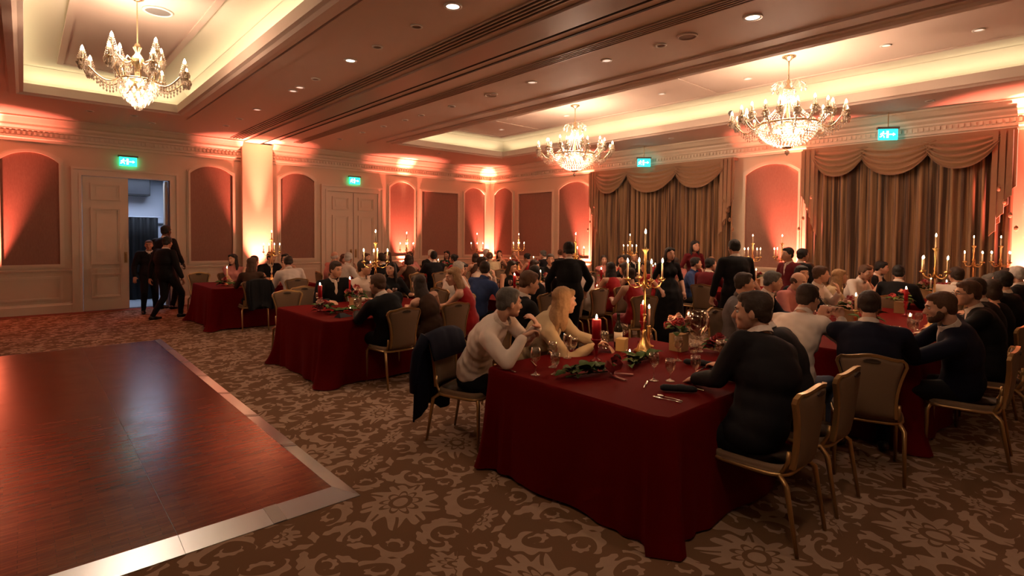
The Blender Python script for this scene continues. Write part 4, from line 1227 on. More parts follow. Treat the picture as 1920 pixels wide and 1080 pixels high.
def chandelier_bowl(x, y, zr, label):
    """crystal bowl chandelier: zr is the height of its gilt ring"""
    t = thing('chandelier', label, 'chandelier', (x, y, zr)); top = COVE_Z - .012 - zr
    MB().lathe([(0, top), (.10, top), (.095, top - .02), (.05, top - .04), (.02, top - .07), (0, top - .07)], 20).obj('ceiling_rose', m_gold2, t, smooth=True)
    MB().lathe([(.009, .62), (.009, top - .05)], 8).obj('hanging_rod', m_gold2, t, smooth=True)
    MB().lathe([(0, .70), (.02, .69), (.03, .66), (.015, .63), (.05, .58), (.075, .55), (.03, .52), (.028, .40), (.05, .34), (.03, .28), (.025, .1), (.06, .04), (.03, 0), (0, -.02)], 16).obj('stem', m_gold2, t, smooth=True)
    MB().tube([(.44 * math.cos(a), .44 * math.sin(a), .0) for a in [i * PI / 24 for i in range(49)]], .017, 8, caps=False).obj('gilt_ring', m_gold2, t, smooth=True)
    b = MB()
    for k in range(6):
        a = k * PI / 3; b.tube([(.03 * math.cos(a), .03 * math.sin(a), .06), (.25 * math.cos(a), .25 * math.sin(a), -.01), (.44 * math.cos(a), .44 * math.sin(a), 0)], .007, 5)
    b.obj('ring_spokes', m_gold2, t)
    # bowl of strung crystals
    b = MB()
    for j in range(13):
        ph = PI / 2 * (j + .2) / 13; r_ = .43 * math.cos(ph); z_ = -.33 * math.sin(ph) - .01
        n = max(5, int(r_ * 125))
        for i in range(n):
            a = 2 * PI * (i + .5 * (j % 2)) / n
            b.lathe([(0, .016), (.0125, 0), (0, -.016)], 4, (r_ * math.cos(a), r_ * math.sin(a), z_))
    b.obj('crystal_bowl', m_crystal, t, kind='stuff')
    MB().lathe([(0, -.38), (.03, -.40), (.035, -.43), (.012, -.46), (0, -.48)], 10).obj('finial', m_crystal, t, smooth=True)
    MB().lathe([(.075, -.335), (.08, -.35), (.04, -.37), (0, -.375)], 14).obj('bowl_cap', m_gold2, t, smooth=True)
    # strings from the crown to the ring
    b = MB()
    for i in range(28):
        a = 2 * PI * i / 28
        for k in range(22):
            u = k / 21; r_ = .07 + (.43 - .07) * (u ** 2.0); z_ = .55 - .53 * u ** .9
            b.lathe([(0, .011), (.0085, 0), (0, -.011)], 4, (r_ * math.cos(a), r_ * math.sin(a), z_))
    b.obj('crystal_strings', m_crystal, t, kind='stuff')
    b = MB()
    for i in range(12):
        a = 2 * PI * i / 12
        b.tube([(.06 * math.cos(a), .06 * math.sin(a), .55), (.17 * math.cos(a), .17 * math.sin(a), .66), (.24 * math.cos(a), .24 * math.sin(a), .60)], .004, 4)
        crystal_drop(b, (.24 * math.cos(a), .24 * math.sin(a), .60), .045)
    b.obj('crown_sprays', m_crystal, t, kind='stuff')
    A = arm_meshes('bowl', (.44, .80), 0.0, .06, .15, 0)
    B_ = arm_meshes('bowl2', (.36, .60), .05, .14, .10, 0)
    for n, (arm, can, cr, tip), off in ((12, A, 0), (8, B_, .2)):
        for i in range(n):
            a = 2 * PI * i / n + off
            p = put('candle_arm', arm, t, (0, 0, 0), (0, 0, a)); c = put('candle_tube', can, p); put('crystal_drops', cr, p, kind='stuff'); put('bulb', ME_BULB, p, tip)
    for i in range(8):
        a = 2 * PI * i / 8 + .3
        put('bulb', ME_BULB, t, (.16 * math.cos(a), .16 * math.sin(a), -.12)); 
    for i in range(6):
        a = 2 * PI * i / 6
        put('bulb', ME_BULB, t, (.13 * math.cos(a), .13 * math.sin(a), .34))
    return t
def chandelier_arms(x, y, zc, label):
    t = thing('chandelier', label, 'chandelier', (x, y, zc)); top = COVE_Z - .012 - zc
    MB().lathe([(0, top), (.08, top), (.07, top - .025), (.02, top - .05), (0, top - .05)], 18).obj('ceiling_rose', m_gold2, t, smooth=True)
    MB().lathe([(.007, .45), (.007, top - .04)], 8).obj('hanging_rod', m_gold2, t)
    MB().lathe([(0, .46), (.02, .45), (.045, .40), (.02, .34), (.06, .28), (.075, .22), (.03, .17), (.025, .05), (.085, .0), (.10, -.06), (.05, -.12), (.02, -.16), (0, -.17)], 16).obj('stem', m_gold2, t, smooth=True)
    b = MB(); b.tube([(.20 * math.cos(a), .20 * math.sin(a), .01) for a in [i * PI / 16 for i in range(33)]], .012, 6, caps=False)
    for k in range(8):
        a = k * PI / 4
        b.tube([(.07 * math.cos(a), .07 * math.sin(a), .22), (.16 * math.cos(a), .16 * math.sin(a), .26), (.23 * math.cos(a), .23 * math.sin(a), .15), (.20 * math.cos(a), .20 * math.sin(a), .01)], .008, 5)
    b.obj('gilt_basket', m_gold2, t, smooth=True)
    b = MB()
    for j, (r_, z_) in enumerate(((.19, -.03), (.17, -.09), (.14, -.14), (.10, -.18), (.06, -.215), (.03, -.25))):
        n = max(5, int(r_ * 80))
        for i in range(n):
            a = 2 * PI * i / n; crystal_drop(b, (r_ * math.cos(a), r_ * math.sin(a), z_), .042)
    b.ball((0, 0, -.31), .032, 8, 6); b.obj('crystal_cascade', m_crystal, t, kind='stuff')
    A = arm_meshes('arm', (.17, .53), .02, .10, .11, 0); B_ = arm_meshes('arm2', (.08, .30), .22, .30, .07, 0)
    for n, (arm, can, cr, tip), off in ((8, A, .15), (4, B_, .5)):
        for i in range(n):
            a = 2 * PI * i / n + off
            p = put('candle_arm', arm, t, (0, 0, 0), (0, 0, a)); put('candle_tube', can, p); put('crystal_drops', cr, p, kind='stuff'); put('bulb', ME_BULB, p, tip)
    for i in range(5):
        a = 2 * PI * i / 5; put('bulb', ME_BULB, t, (.12 * math.cos(a), .12 * math.sin(a), -.06))
    return t
chandelier_bowl(8.80, 7.80, 3.50, 'crystal bowl chandelier, the farther one, near the room corner')
chandelier_bowl(8.80, 3.44, 3.50, 'crystal bowl chandelier, the nearer larger-looking one on the right')
chandelier_arms(1.04, 7.85, 3.55, 'gilt and crystal chandelier with upright candles in the left coffer')
for (x, y, z, e) in ((8.8, 7.8, 3.85, 44), (8.8, 3.44, 3.85, 44), (1.04, 7.85, 3.95, 28)):
    light('POINT', 'chandelier_glow', (x, y, z), e * 1.5, (1.0, .71, .51), .25)
    light('POINT', 'chandelier_bowl_glow', (x, y, z - .55), e * 1.1, (1.0, .71, .51), .10)
light('POINT', 'chandelier_glow', (1.04, 0.5, 3.9), 30, (1.0, .71, .51), .25)  # unseen point light; no chandelier is built at this spot

# ------------------------------------------------------------------ tables and tableware
TZ = .755
def table_cloth(x0, x1, y0, y1, label, seed, group=None):
    rr = random.Random(seed)
    per = []; n = 0
    cr = .03; step = .045
    def side(a, b):
        L_ = (Vector(b) - Vector(a)).length; k = int(L_ / step)
        for i in range(k): per.append(tuple(Vector(a).lerp(Vector(b), i / k)))
    X0, X1, Y0, Y1 = x0, x1, y0, y1
    c = Vector(((x0 + x1) / 2, (y0 + y1) / 2))
    for a, b_ in (((X0 + cr, Y0), (X1 - cr, Y0)), ((X1, Y0 + cr), (X1, Y1 - cr)), ((X1 - cr, Y1), (X0 + cr, Y1)), ((X0, Y1 - cr), (X0, Y0 + cr))): side(a, b_)
    m_ = len(per); corners = [Vector(q) for q in ((X0, Y0), (X1, Y0), (X1, Y1), (X0, Y1))]
    ph = [rr.random() * 6 for _ in range(4)]
    lv = [(0, TZ, 0), (.006, TZ - .004, 0), (.014, TZ - .018, .02)] + [(.014, TZ - .018 - (TZ - .03) * k / 9, k / 9) for k in range(1, 10)]
    vs = []; fs = []
    for li, (off, z, t) in enumerate(lv):
        for i, (px, py) in enumerate(per):
            p = Vector((px, py)); dmin = min((p - q).length for q in corners); q = min(corners, key=lambda q: (p - q).length)
            if abs(px - X0) < .001: nrm = Vector((-1, 0))
            elif abs(px - X1) < .001: nrm = Vector((1, 0))
            elif abs(py - Y0) < .001: nrm = Vector((0, -1))
            else: nrm = Vector((0, 1))
            cn = (q - c); cn = Vector((math.copysign(1, cn.x), math.copysign(1, cn.y))).normalized()
            wgt = math.exp(-(dmin / .13) ** 2)
            s_ = i * step
            fold = (math.sin(s_ * 11 + ph[0] + .8 * math.sin(s_ * 3)) * .018 + math.sin(s_ * 4.3 + ph[1]) * .02) * t ** 1.2 * (1 - wgt * .5)
            fold += math.sin(dmin * 36 + ph[2]) * .042 * t * math.exp(-(dmin / .30) ** 2)
            fl = .030 * t + fold + .008
            o = p + nrm * (off + fl * min(1, t * 3)) + cn * (wgt * (.015 * t + (.15 if seed != 11 else .05) * t ** 5))
            zz = z
            if li == len(lv) - 1: zz = .008 + .02 * (0.5 + .5 * math.sin(s_ * 2.1 + ph[3])) * (1 - wgt)
            vs.append((o.x, o.y, zz))
    for j in range(len(lv) - 1):
        for i in range(m_): fs.append((j * m_ + i, (j + 1) * m_ + i, (j + 1) * m_ + (i + 1) % m_, j * m_ + (i + 1) % m_))
    fs.append(tuple(range(m_)))
    o = MB().add(vs, fs).obj('tablecloth', m_cloth, None, False, label=label, cat='tablecloth', group=group)
    me = o.data; me.polygons.foreach_set('use_smooth', [len(p.vertices) == 4 for p in me.polygons])
    return o

def lathe_glass(prof, wall=.0022):
    inner = [(max(0, r - wall), z + (wall if i == 0 else 0)) for i, (r, z) in enumerate(prof)]
    return prof, inner
G = {}
def wine_mesh():
    p = [(0.0, .0), (.034, .0), (.035, .003), (.012, .010), (.0045, .022), (.004, .085), (.012, .095), (.030, .115), (.037, .14), (.036, .165), (.031, .195), (.029, .195), (.034, .165), (.035, .14), (.028, .117), (.008, .101), (0, .099)]
    return MB().lathe(p, 18).mesh('wine_glass', m_glass, True)
def goblet_mesh():
    p = [(0.0, .0), (.033, .0), (.034, .003), (.011, .011), (.006, .02), (.006, .05), (.014, .060), (.032, .085), (.036, .12), (.033, .155), (.031, .155), (.034, .12), (.030, .088), (.009, .066), (0, .064)]
    return MB().lathe(p, 18).mesh('water_goblet', m_glass, True)
ME_WINE, ME_GOB = wine_mesh(), goblet_mesh()
def fork_mesh():
    b = MB(); b.tube([(0, 0, .003), (0, .06, .005), (0, .12, .003)], [.0045, .003, .0022], 6, squash=.45); b.tube([(0, .12, .003), (0, .135, .003)], [.0025, .011], 6, squash=.3)
    for k in (-.009, -.003, .003, .009): b.tube([(k, .134, .003), (k, .165, .005), (k * .8, .185, .007)], [.0019, .0017, .001], 5)
    return b.mesh('fork', m_steel, True)
def knife_mesh():
    b = MB(); b.tube([(0, 0, .004), (0, .05, .005), (0, .095, .004)], [.0055, .005, .004], 6, squash=.6)
    b.add([(-.003, .094, .002), (.006, .094, .002), (.010, .15, .002), (.008, .19, .002), (-.001, .205, .002), (-.003, .094, .0045), (.006, .094, .0035), (.010, .15, .003), (.008, .19, .003), (-.001, .205, .003)],
          [(4, 3, 2, 1, 0), (5, 6, 7, 8, 9), (0, 1, 6, 5), (1, 2, 7, 6), (2, 3, 8, 7), (3, 4, 9, 8), (4, 0, 5, 9)])
    return b.mesh('knife', m_steel)
def spoon_mesh():
    b = MB(); b.tube([(0, 0, .003), (0, .06, .006), (0, .13, .003)], [.0045, .003, .0024], 6, squash=.45); b.ball((0, .152, .006), (.015, .024, .004), 10, 6)
    return b.mesh('spoon', m_steel, True)
ME_FORK, ME_KNIFE, ME_SPOON = fork_mesh(), knife_mesh(), spoon_mesh()
def on(name, me, x, y, rz, label, cat, group=None, z=TZ): return put(name, me, None, (x, y, z + .002), (0, 0, R(rz)), label, cat, group)

def napkin_roll():
    b = MB(); b.tube([(-.11, 0, .022), (-.09, 0, .025), (.09, .0, .025), (.115, .004, .02)], [.014, .027, .027, .018], 12, squash=.8)
    b.ball((.02, 0, .028), (.05, .035, .024), 10, 6)
    return b.mesh('napkin', m_linen, True)
def napkin_fold():
    b = MB(); b.add([(-.09, -.05, 0), (.10, -.05, 0), (.10, .05, 0), (-.09, .06, 0), (-.06, 0, .055), (.02, .0, .045), (.10, -.05, .006), (.10, .05, .006)], [(0, 1, 6, 5, 4), (3, 4, 5, 7, 2), (0, 4, 3), (5, 6, 7), (1, 2, 7, 6), (0, 3, 2, 1)])
    return b.mesh('napkin', m_linen)
ME_NROLL, ME_NFOLD = napkin_roll(), napkin_fold()

def candelabra(x, y, label, arms=4, h=1.0, spread=.15, lit=True, first=[]):
    t = thing('candelabrum', label, 'candelabrum', (x, y, TZ + .002), R(25))
    H_ = h
    if not first:
        first.append(MB().lathe([(0, 0), (.085, 0), (.088, .012), (.06, .03), (.045, .07), (.03, .10), (.016, .15), (.020, .17), (.011, .19), (.0, .19)], 18).mesh('foot', m_gold, True))
        b = MB(); b.tube([(0, 0, .18), (0, 0, .32)], .008, 8); b.ball((0, 0, .32), (.018, .018, .012), 8, 6)
        for s_ in (-1, 1): b.tube([(0, 0, .32), (s_ * .022, 0, .37), (s_ * .024, 0, .46), (s_ * .012, 0, .52), (0, 0, .55)], .0055, 6)
        b.lathe([(0, .55), (.016, .555), (.012, .58), (.026, .60), (.010, .64), (.018, .66), (.009, .70), (.012, .86), (.03, .885), (.033, .893), (.012, .89), (.012, .905), (0, .905)], 12)
        first.append(b.mesh('stem', m_gold, True))
        b = MB(); b.tube([(0, 0, .60), (.045, 0, .565), (.09, 0, .555), (.135, 0, .575), (.155, 0, .62)], .0055, 6)
        b.tube([(.045, 0, .565), (.06, 0, .60), (.085, 0, .60), (.08, 0, .575)], .0035, 5)
        b.lathe([(.006, .615), (.028, .63), (.031, .638), (.012, .634), (.012, .65), (0, .65)], 10, (.155, 0, 0)); first.append(b.mesh('candle_arm', m_gold, True))
        first.append(MB().lathe([(.009, 0), (.0085, .12), (0, .122)], 8).mesh('candle', m_ivory, True))
    put('foot', first[0], t); put('stem', first[1], t)
    for i in range(arms):
        a_ = put('candle_arm', first[2], t, (0, 0, 0), (0, 0, 2 * PI * i / arms + .5))
        c = put('candle', first[3], a_, (.155, 0, .648)); put('flame', ME_FLAME, a_, (.155, 0, .772))
    c = put('candle', first[3], t, (0, 0, .90)); put('flame', ME_FLAME, c, (0, 0, .124))
    return t
def candlestick(x, y, label, h=.17, wax=None, r=.03, holder=None, group=None):
    t = thing('candlestick', label, 'candle', (x, y, TZ + .002), 0, group)
    MB().lathe([(0, 0), (.045, 0), (.046, .008), (.018, .02), (.010, .04), (.014, h * .5), (.024, h * .62), (.012, h * .75), (r + .006, h - .012), (r + .008, h), (0, h)], 16).obj('holder', holder or m_redglass, t, smooth=True)
    c = MB().lathe([(r, h), (r, h + .15), (r * .8, h + .156), (0, h + .150)], 16).obj('candle', wax or m_redwax, t, smooth=True)
    put('flame', ME_FLAME, c, (0, 0, h + .155))
    return t
VOT = []
def votive(x, y, label, group=None):
    if VOT: return dup(VOT[0], (x, y, TZ + .002), 0, label, group)
    t = thing('tealight', label, 'candle', (x, y, TZ + .002), 0, group)
    MB().lathe([(0, 0), (.026, 0), (.031, .06), (.029, .06), (.024, .006), (0, .006)], 14).obj('glass_cup', m_glass, t, smooth=True)
    c = MB().lathe([(.021, .006), (.021, .028), (0, .027)], 12).obj('wax', m_ivory, t); put('flame', ME_FLAME, c, (0, 0, .028)); VOT.append(t); return t

def leaf_mesh2(ln, wd, m):
    b = MB(); vs = []; n = 6
    for i in range(n + 1):
        t = i / n; w_ = wd * math.sin(PI * t ** .8) + .0008; z = .03 * math.sin(PI * t) * ln * 6
        vs += [(-w_, ln * t, z), (0, ln * t, z - w_ * .35), (w_, ln * t, z), (-w_, ln * t, z - .0012), (0, ln * t, z - w_ * .35 - .0012), (w_, ln * t, z - .0012)]
    fs = []
    for i in range(n):
        o = i * 6; p = o + 6
        fs += [(o, o + 1, p + 1, p), (o + 1, o + 2, p + 2, p + 1), (o + 3, p + 3, p + 4, o + 4), (o + 4, p + 4, p + 5, o + 5)]
    return b.add(vs, fs).mesh('leaf', m, True)
ME_LEAF = [leaf_mesh2(.11, .028, m_leaf), leaf_mesh2(.085, .022, m_leaf2), leaf_mesh2(.14, .036, m_leaf)]
def rose_mesh(r, m):
    b = MB()
    for ring, (n, rr, tilt, h) in enumerate(((3, .25, .15, .95), (5, .5, .45, .8), (6, .78, .85, .55), (7, 1.0, 1.25, .3))):
        for i in range(n):
            a = 2 * PI * i / n + ring * .5
            vs = []; fs = []
            for u in range(4):
                for v in range(4):
                    uu = (u / 3 - .5) * 1.5 / max(1, n * .28) * 1.2; vv = v / 3
                    rad_ = r * (rr * (.35 + .65 * math.sin(vv * PI * .55))) * (1 - .12 * abs(uu))
                    z = r * (-.25 + h * vv * 1.1 - .25 * tilt * vv * vv) - r * .1 * abs(uu) ** 2
                    vs.append((rad_ * math.cos(a + uu), rad_ * math.sin(a + uu), z))
            for u in range(3):
                for v in range(3): fs.append((u * 4 + v, u * 4 + v + 1, (u + 1) * 4 + v + 1, (u + 1) * 4 + v))
            b.add(vs, fs)
    b.ball((0, 0, -.05 * r), (r * .5, r * .5, r * .5), 8, 6)
    return b.mesh('rose', m, True)
ME_ROSE, ME_BL = rose_mesh(.045, m_rose), rose_mesh(.04, m_blush)
def centrepiece(x, y, label, seed=1, sc=1.0, vase=True, group=None):
    rr = random.Random(seed)
    t = thing('flower_arrangement', label, 'flowers', (x, y, TZ + .002), 0, group)
    zb = .15 if vase else .03
    if vase:
        b = MB(); b.box(-.06, .06, -.06, .06, 0, .15); b.obj('square_vase', m_vase, t)
    for i in range(9):
        a = rr.random() * 6.28; e = rr.random() * .9; r_ = .10 * sc
        o = put('rose', ME_ROSE if i % 4 else ME_BL, t, (r_ * math.sin(e * 1.4) * math.cos(a), r_ * math.sin(e * 1.4) * math.sin(a), zb + .02 + r_ * math.cos(e * 1.4)), (e * -math.sin(a) * 1.0, e * math.cos(a), rr.random() * 3))
    for i in range(16):
        a = rr.random() * 6.28; e = .25 - rr.random() * .5
        put('leaf', ME_LEAF[i % 3], t, (.05 * math.cos(a), .05 * math.sin(a), zb + rr.random() * .08), (e, rr.random() * .6 - .3, a - PI / 2))
    return t
def garland(x, y, ln, ang, label, seed, n=22, group=None):
    rr = random.Random(seed)
    t = thing('leaf_garland', label, 'foliage', (x, y, TZ + .004), R(ang), group)
    MB().tube([(-ln / 2, 0, .012), (0, .015, .014), (ln / 2, 0, .012)], .005, 6).obj('stem', m_leaf2, t)
    for i in range(n):
        u = (i / n - .5) * ln
        put('leaf', ME_LEAF[rr.randrange(3)], t, (u, (rr.random() - .5) * .04, .015 + rr.random() * .035), (rr.random() * .6 - .1, rr.random() * .8 - .4, rr.uniform(-2.4, .2) if i % 2 else rr.uniform(.2, 2.4)))
    return t
def pine_cone(x, y, label, first=[]):
    b = MB()
    for j in range(9):
        z = .008 + j * .0085; r_ = .033 * math.sin(PI * (j + 1.2) / 11)
        for i in range(8):
            a = 2 * PI * (i + .5 * (j % 2)) / 8
            b.add([(r_ * .3 * math.cos(a), r_ * .3 * math.sin(a), z + .008), (r_ * math.cos(a - .3), r_ * math.sin(a - .3), z), (r_ * 1.12 * math.cos(a), r_ * 1.12 * math.sin(a), z + .006), (r_ * math.cos(a + .3), r_ * math.sin(a + .3), z)], [(0, 1, 2, 3), (0, 3, 2, 1)])
    b.ball((0, 0, .045), (.02, .02, .04), 8, 6)
    return b.obj('pine_cone', mat('pine cone brown', (.05, .022, .012), .8), None, label=label, cat='pine cone', loc=(x, y, TZ + .004))
# ------------------------------------------------------------------ figure poses
def loc_head(hx, hy, rz, p):
    a = R(-rz); dx, dy = p[0] - hx, p[1] - hy
    return (dx * math.cos(a) - dy * math.sin(a), dx * math.sin(a) + dy * math.cos(a), p[2])
def W(hx, hy, rz, **kw):
    """a pose given in room coordinates, turned into the figure's own frame"""
    out = {}
    for k, v in kw.items():
        if k in ('head', 'lh', 'rh'): out[k] = loc_head(hx, hy, rz, v)
        elif k in ('lh_dir', 'rh_dir', 'lh_side', 'rh_side', 'lh_palm', 'rh_palm', 'lh_hint', 'rh_hint'): out[k] = loc_head(0, 0, rz, v)
        elif k == 'look': out[k] = ((v - rz + 180) % 360) - 180
        else: out[k] = v
    return out
HV = .0085
SP = {
 'grey_man': W(2.86, 3.66, -150, head=(2.89, 3.24, 1.215), look=-108, pitch=-6, rh=(2.84, 3.01, .985), lh=(3.06, 3.08, 1.03), rh_hint=(-.7, -.1, -.7), lh_hint=(.5, -.3, -.9), rh_dir=(.8, -.2, .35), lh_dir=(-.5, .15, .75), rh_curl=.8, lh_curl=.5, top='shirt', girth=1.08, vox=HV, twist=0, slump=.05),
 'blonde': W(3.48, 3.62, -150, head=(3.50, 3.20, 1.19), look=-110, pitch=-4, rh=(3.56, 2.93, .83), lh=(3.74, 2.98, .82), rh_curl=.6, lh_curl=.5, top='sweater', low='trousers', fem=True, girth=1.2, armg=1.15, vox=HV, twist=6),
 'suit_man': W(3.34, 1.47, 0, head=(3.50, 1.56, 1.275), look=16, pitch=-4, lh=(3.36, 1.88, .80), rh=(3.58, 1.88, .80), top='jacket', girth=1.25, shw=1.12, hs=1.08, vox=HV, twist=-14, slump=.08, front=False),
 'second_suit': W(3.98, 1.47, 0, head=(3.97, 1.74, 1.22), look=5, pitch=-12, lh=(3.84, 1.95, .80), rh=(4.15, 1.95, .80), top='jacket', girth=1.1, vox=.012, front=False),
 'white_shirt': W(4.74, 1.78, -90, head=(5.03, 1.76, 1.235), look=-108, pitch=-8, lh=(5.26, 1.74, 1.06), rh=(5.27, 1.58, 1.06), rh_hint=(.1, -.5, -1), lh_dir=(.1, -.3, .9), rh_dir=(-.1, .1, .9), lh_curl=1.2, rh_curl=1.2, top='shirt', girth=1.12, vox=HV, low='trousers', slump=.08),
 'navy_man': W(4.80, 1.25, -72, head=(4.96, 1.29, 1.225), look=-74, pitch=-6, lh=(5.42, 1.40, .81), rh=(5.40, 1.12, .81), top='jacket', girth=1.1, shw=1.1, vox=HV, front=False),
 'beard_man': W(5.70, .82, 8, head=(5.44, .92, 1.21), look=22, pitch=-10, lh=(5.30, 1.30, .80), rh=(5.62, 1.32, .80), top='jacket', girth=1.05, vox=HV),
 'next_man': W(6.70, .76, 8, head=(6.66, .93, 1.24), look=30, pitch=-6, lh=(6.5, 1.25, .80), rh=(6.8, 1.28, .80), top='jacket', vox=.012),
 'behind_man': W(3.80, 4.10, -100, head=(3.86, 4.02, 1.27), look=-112, pitch=-14, lh=(4.15, 4.2, .75), rh=(4.1, 3.95, .75), top='jacket', vox=.011),
 'dinner_jacket': W(3.20, 5.74, 0, head=(3.08, 5.78, 1.17), look=20, pitch=-8, lh=(2.98, 6.1, .80), rh=(3.3, 6.12, .80), top='jacket', vox=.011, sc=.96, hs=1.04, front=False, slump=.09),
 'peach_woman': W(3.86, 5.80, 0, head=(3.72, 5.90, 1.13), look=8, pitch=-10, lh=(3.7, 6.15, .80), rh=(4.0, 6.15, .80), top='dress', low='trousers', fem=True, vox=.011, sc=.95, hs=1.0),
 'red_woman': W(4.42, 5.78, 25, head=(4.20, 5.82, 1.21), look=70, pitch=-14, lh=(4.15, 6.15, .80), rh=(4.4, 6.2, .80), top='dress', low='trousers', fem=True, vox=.011, girth=1.05),
 'stand_a': dict(stand=True, head=(0, .06, 1.545), hipz=.91, pitch=-15, lh=(-.26, .28, .95), rh=(.28, .28, .97), lh_hint=(-1, -.6, -.4), rh_hint=(1, -.6, -.4), feet=((-.11, 0, 0), (.11, .05, 0)), top='jacket', fem=True, girth=1.15, vox=.012, front=False),
 'stand_b': dict(stand=True, head=(0, .05, 1.60), hipz=.93, pitch=-8, lh=(-.32, .05, .85), rh=(.26, .26, .98), lh_hint=(-1, -.6, -.4), feet=((-.12, .02, 0), (.12, 0, 0)), top='jacket', girth=1.05, vox=.012, front=False),
 'walker': dict(stand=True, head=(0, .04, 1.555), hipz=.90, look=18, pitch=-8, lh=(-.30, -.12, .83), rh=(.30, .12, .84), feet=((-.08, -.24, 0), (.08, .25, 0)), top='jacket', girth=1.1, vox=.011, front=False),
 'facing_man': dict(stand=True, head=(0, .03, 1.575), hipz=.92, look=-8, pitch=-4, lh=(-.30, .02, .84), rh=(.28, .06, .86), feet=((-.12, 0, 0), (.12, .05, 0)), top='jacket', girth=1.1, vox=.012),
 'standing': dict(stand=True, head=(0, .02, 1.60), hipz=.93, lh=(-.28, .1, .9), rh=(.26, .15, .95), feet=((-.12, 0, 0), (.12, .03, 0)), top='jacket', vox=.015),
 'standing_f': dict(stand=True, head=(0, .02, 1.56), hipz=.92, lh=(-.24, .1, .9), rh=(.24, .15, .95), feet=((-.1, 0, 0), (.1, .03, 0)), top='gown', low=None, fem=True, vox=.015),
}
def crowd_pose(**k):
    d = dict(head=(0, .14, 1.23), lh=(-.18, .42, .80), rh=(.18, .42, .80), vox=.0155); d.update(k); return d
CR = {
 'ca': crowd_pose(top='jacket', look=20, pitch=-8), 'cb': crowd_pose(top='jacket', head=(.03, .05, 1.26), look=-35, rh=(.25, .40, .80)),
 'cc': crowd_pose(top='shirt', head=(-.04, .20, 1.20), look=-15, pitch=-14), 'cd': crowd_pose(top='shirt', head=(.04, .10, 1.24), look=40, lh=(-.05, .30, 1.0), lh_dir=(0, -.2, 1)),
 'ce': crowd_pose(top='dress_sleeves', low='trousers', fem=True, head=(0, .14, 1.18), look=30, sc=.95), 'cf': crowd_pose(top='dress', low='trousers', fem=True, head=(.03, .08, 1.19), look=-30, sc=.95, rh=(.1, .28, 1.02), rh_dir=(0, -.2, 1)),
 'cg': crowd_pose(top='dress', low='trousers', fem=True, head=(-.02, .18, 1.16), look=10, pitch=-12, sc=.95), 'ch': crowd_pose(top='tee', low='trousers', fem=True, head=(0, .02, 1.20), look=-55, sc=.96),
}
make_archetypes({**SP, **CR})

# ------------------------------------------------------------------ tables, seats and guests
TAB = {  # key: x0, x1, y0, y1, description
 'near': (2.62, 4.52, 1.63, 3.18, 'nearest table'),
 'right': (5.43, 9.25, 1.07, 2.65, 'long right-hand table'),
 'farright': (10.0, 11.85, 1.10, 2.70, 'table by the nearer curtain'),
 'mid': (2.56, 4.50, 5.97, 7.62, 'middle-left table'),
 'centre': (5.40, 9.20, 6.05, 7.65, 'long centre table'),
 'curtain': (9.9, 11.6, 6.2, 7.8, 'table by the farther curtain'),
 'door': (2.52, 4.42, 10.78, 12.35, 'far-left table'),
 'back': (5.40, 9.20, 10.75, 12.30, 'long back-wall table'),
 'corner': (9.95, 11.75, 10.8, 12.4, 'corner table'),
 'niche': (9.5, 11.3, 3.95, 5.35, 'table between the curtains'),
}
for i, (k, (x0, x1, y0, y1, d)) in enumerate(TAB.items()):
    table_cloth(x0, x1, y0, y1, 'burgundy velvet tablecloth down to the floor, ' + d, 11 + i)
ORD = ['leftmost', 'second', 'third', 'fourth', 'fifth', 'sixth']
def ordn(i, n): return 'rightmost' if i == n - 1 and n > 1 else ORD[i]
rnd = random.Random(21)
HN = {'black': 'black', 'brown': 'dark', 'chestnut': 'chestnut', 'blonde': 'blonde', 'grey': 'grey', 'white': 'white', 'ginger': 'ginger'}
def guest(key, x, y, rz, place, spec=None, with_chair=True, n_of=None, chair_out=0.0):
    fem = ARCH[key]['P'].get('fem', False)
    if spec: top, hair, style, skin = spec
    else:
        t_ = ARCH[key]['top']
        top = rnd.choice({'jacket': ['black', 'charcoal', 'navy', 'black', 'black'], 'shirt': ['white', 'white', 'pink', 'blue', 'cream']}.get(t_, ['red', 'black', 'burgundy', 'red', 'brown', 'gold', 'green', 'pink', 'black', 'cream']))
        hair = rnd.choice(['brown', 'blonde', 'chestnut', 'black', 'brown'] if fem else ['brown', 'black', 'grey', 'brown', 'chestnut', 'white'])
        style = rnd.choice(['long', 'long', 'bob', 'updo', 'long'] if fem else ['short', 'short', 'crop', 'short', 'balding'])
        skin = rnd.choice([0, 0, 0, 1, 0])
    low = top if ARCH[key]['top'].startswith('dress') else ('navy' if top == 'navy' else 'black')
    word = {'jacket': 'suit', 'shirt': 'shirt', 'dress': 'dress', 'dress_sleeves': 'dress', 'tee': 'top'}[ARCH[key]['top']]
    lab = '%s-haired %s in %s %s, %s' % (HN[hair] if style != 'balding' else 'thin', 'woman' if fem else 'man', top, word, place)
    o = person(key, x, y, rz, lab, 'seated dinner guests', skin, hair, style, top, low, tie=rnd.choice([None, 'black', 'navy', 'burgundy']) if ARCH[key]['top'] == 'jacket' else None)
    if with_chair:
        a = R(rz); chair(x + math.sin(a) * -0.02, y - math.cos(a) * -0.02, rz, 'taupe banquet chair, ' + place, 'banquet chairs')
    return o
KM = ['ca', 'cb', 'cc', 'cd']; KF = ['ce', 'cf', 'cg', 'ch']
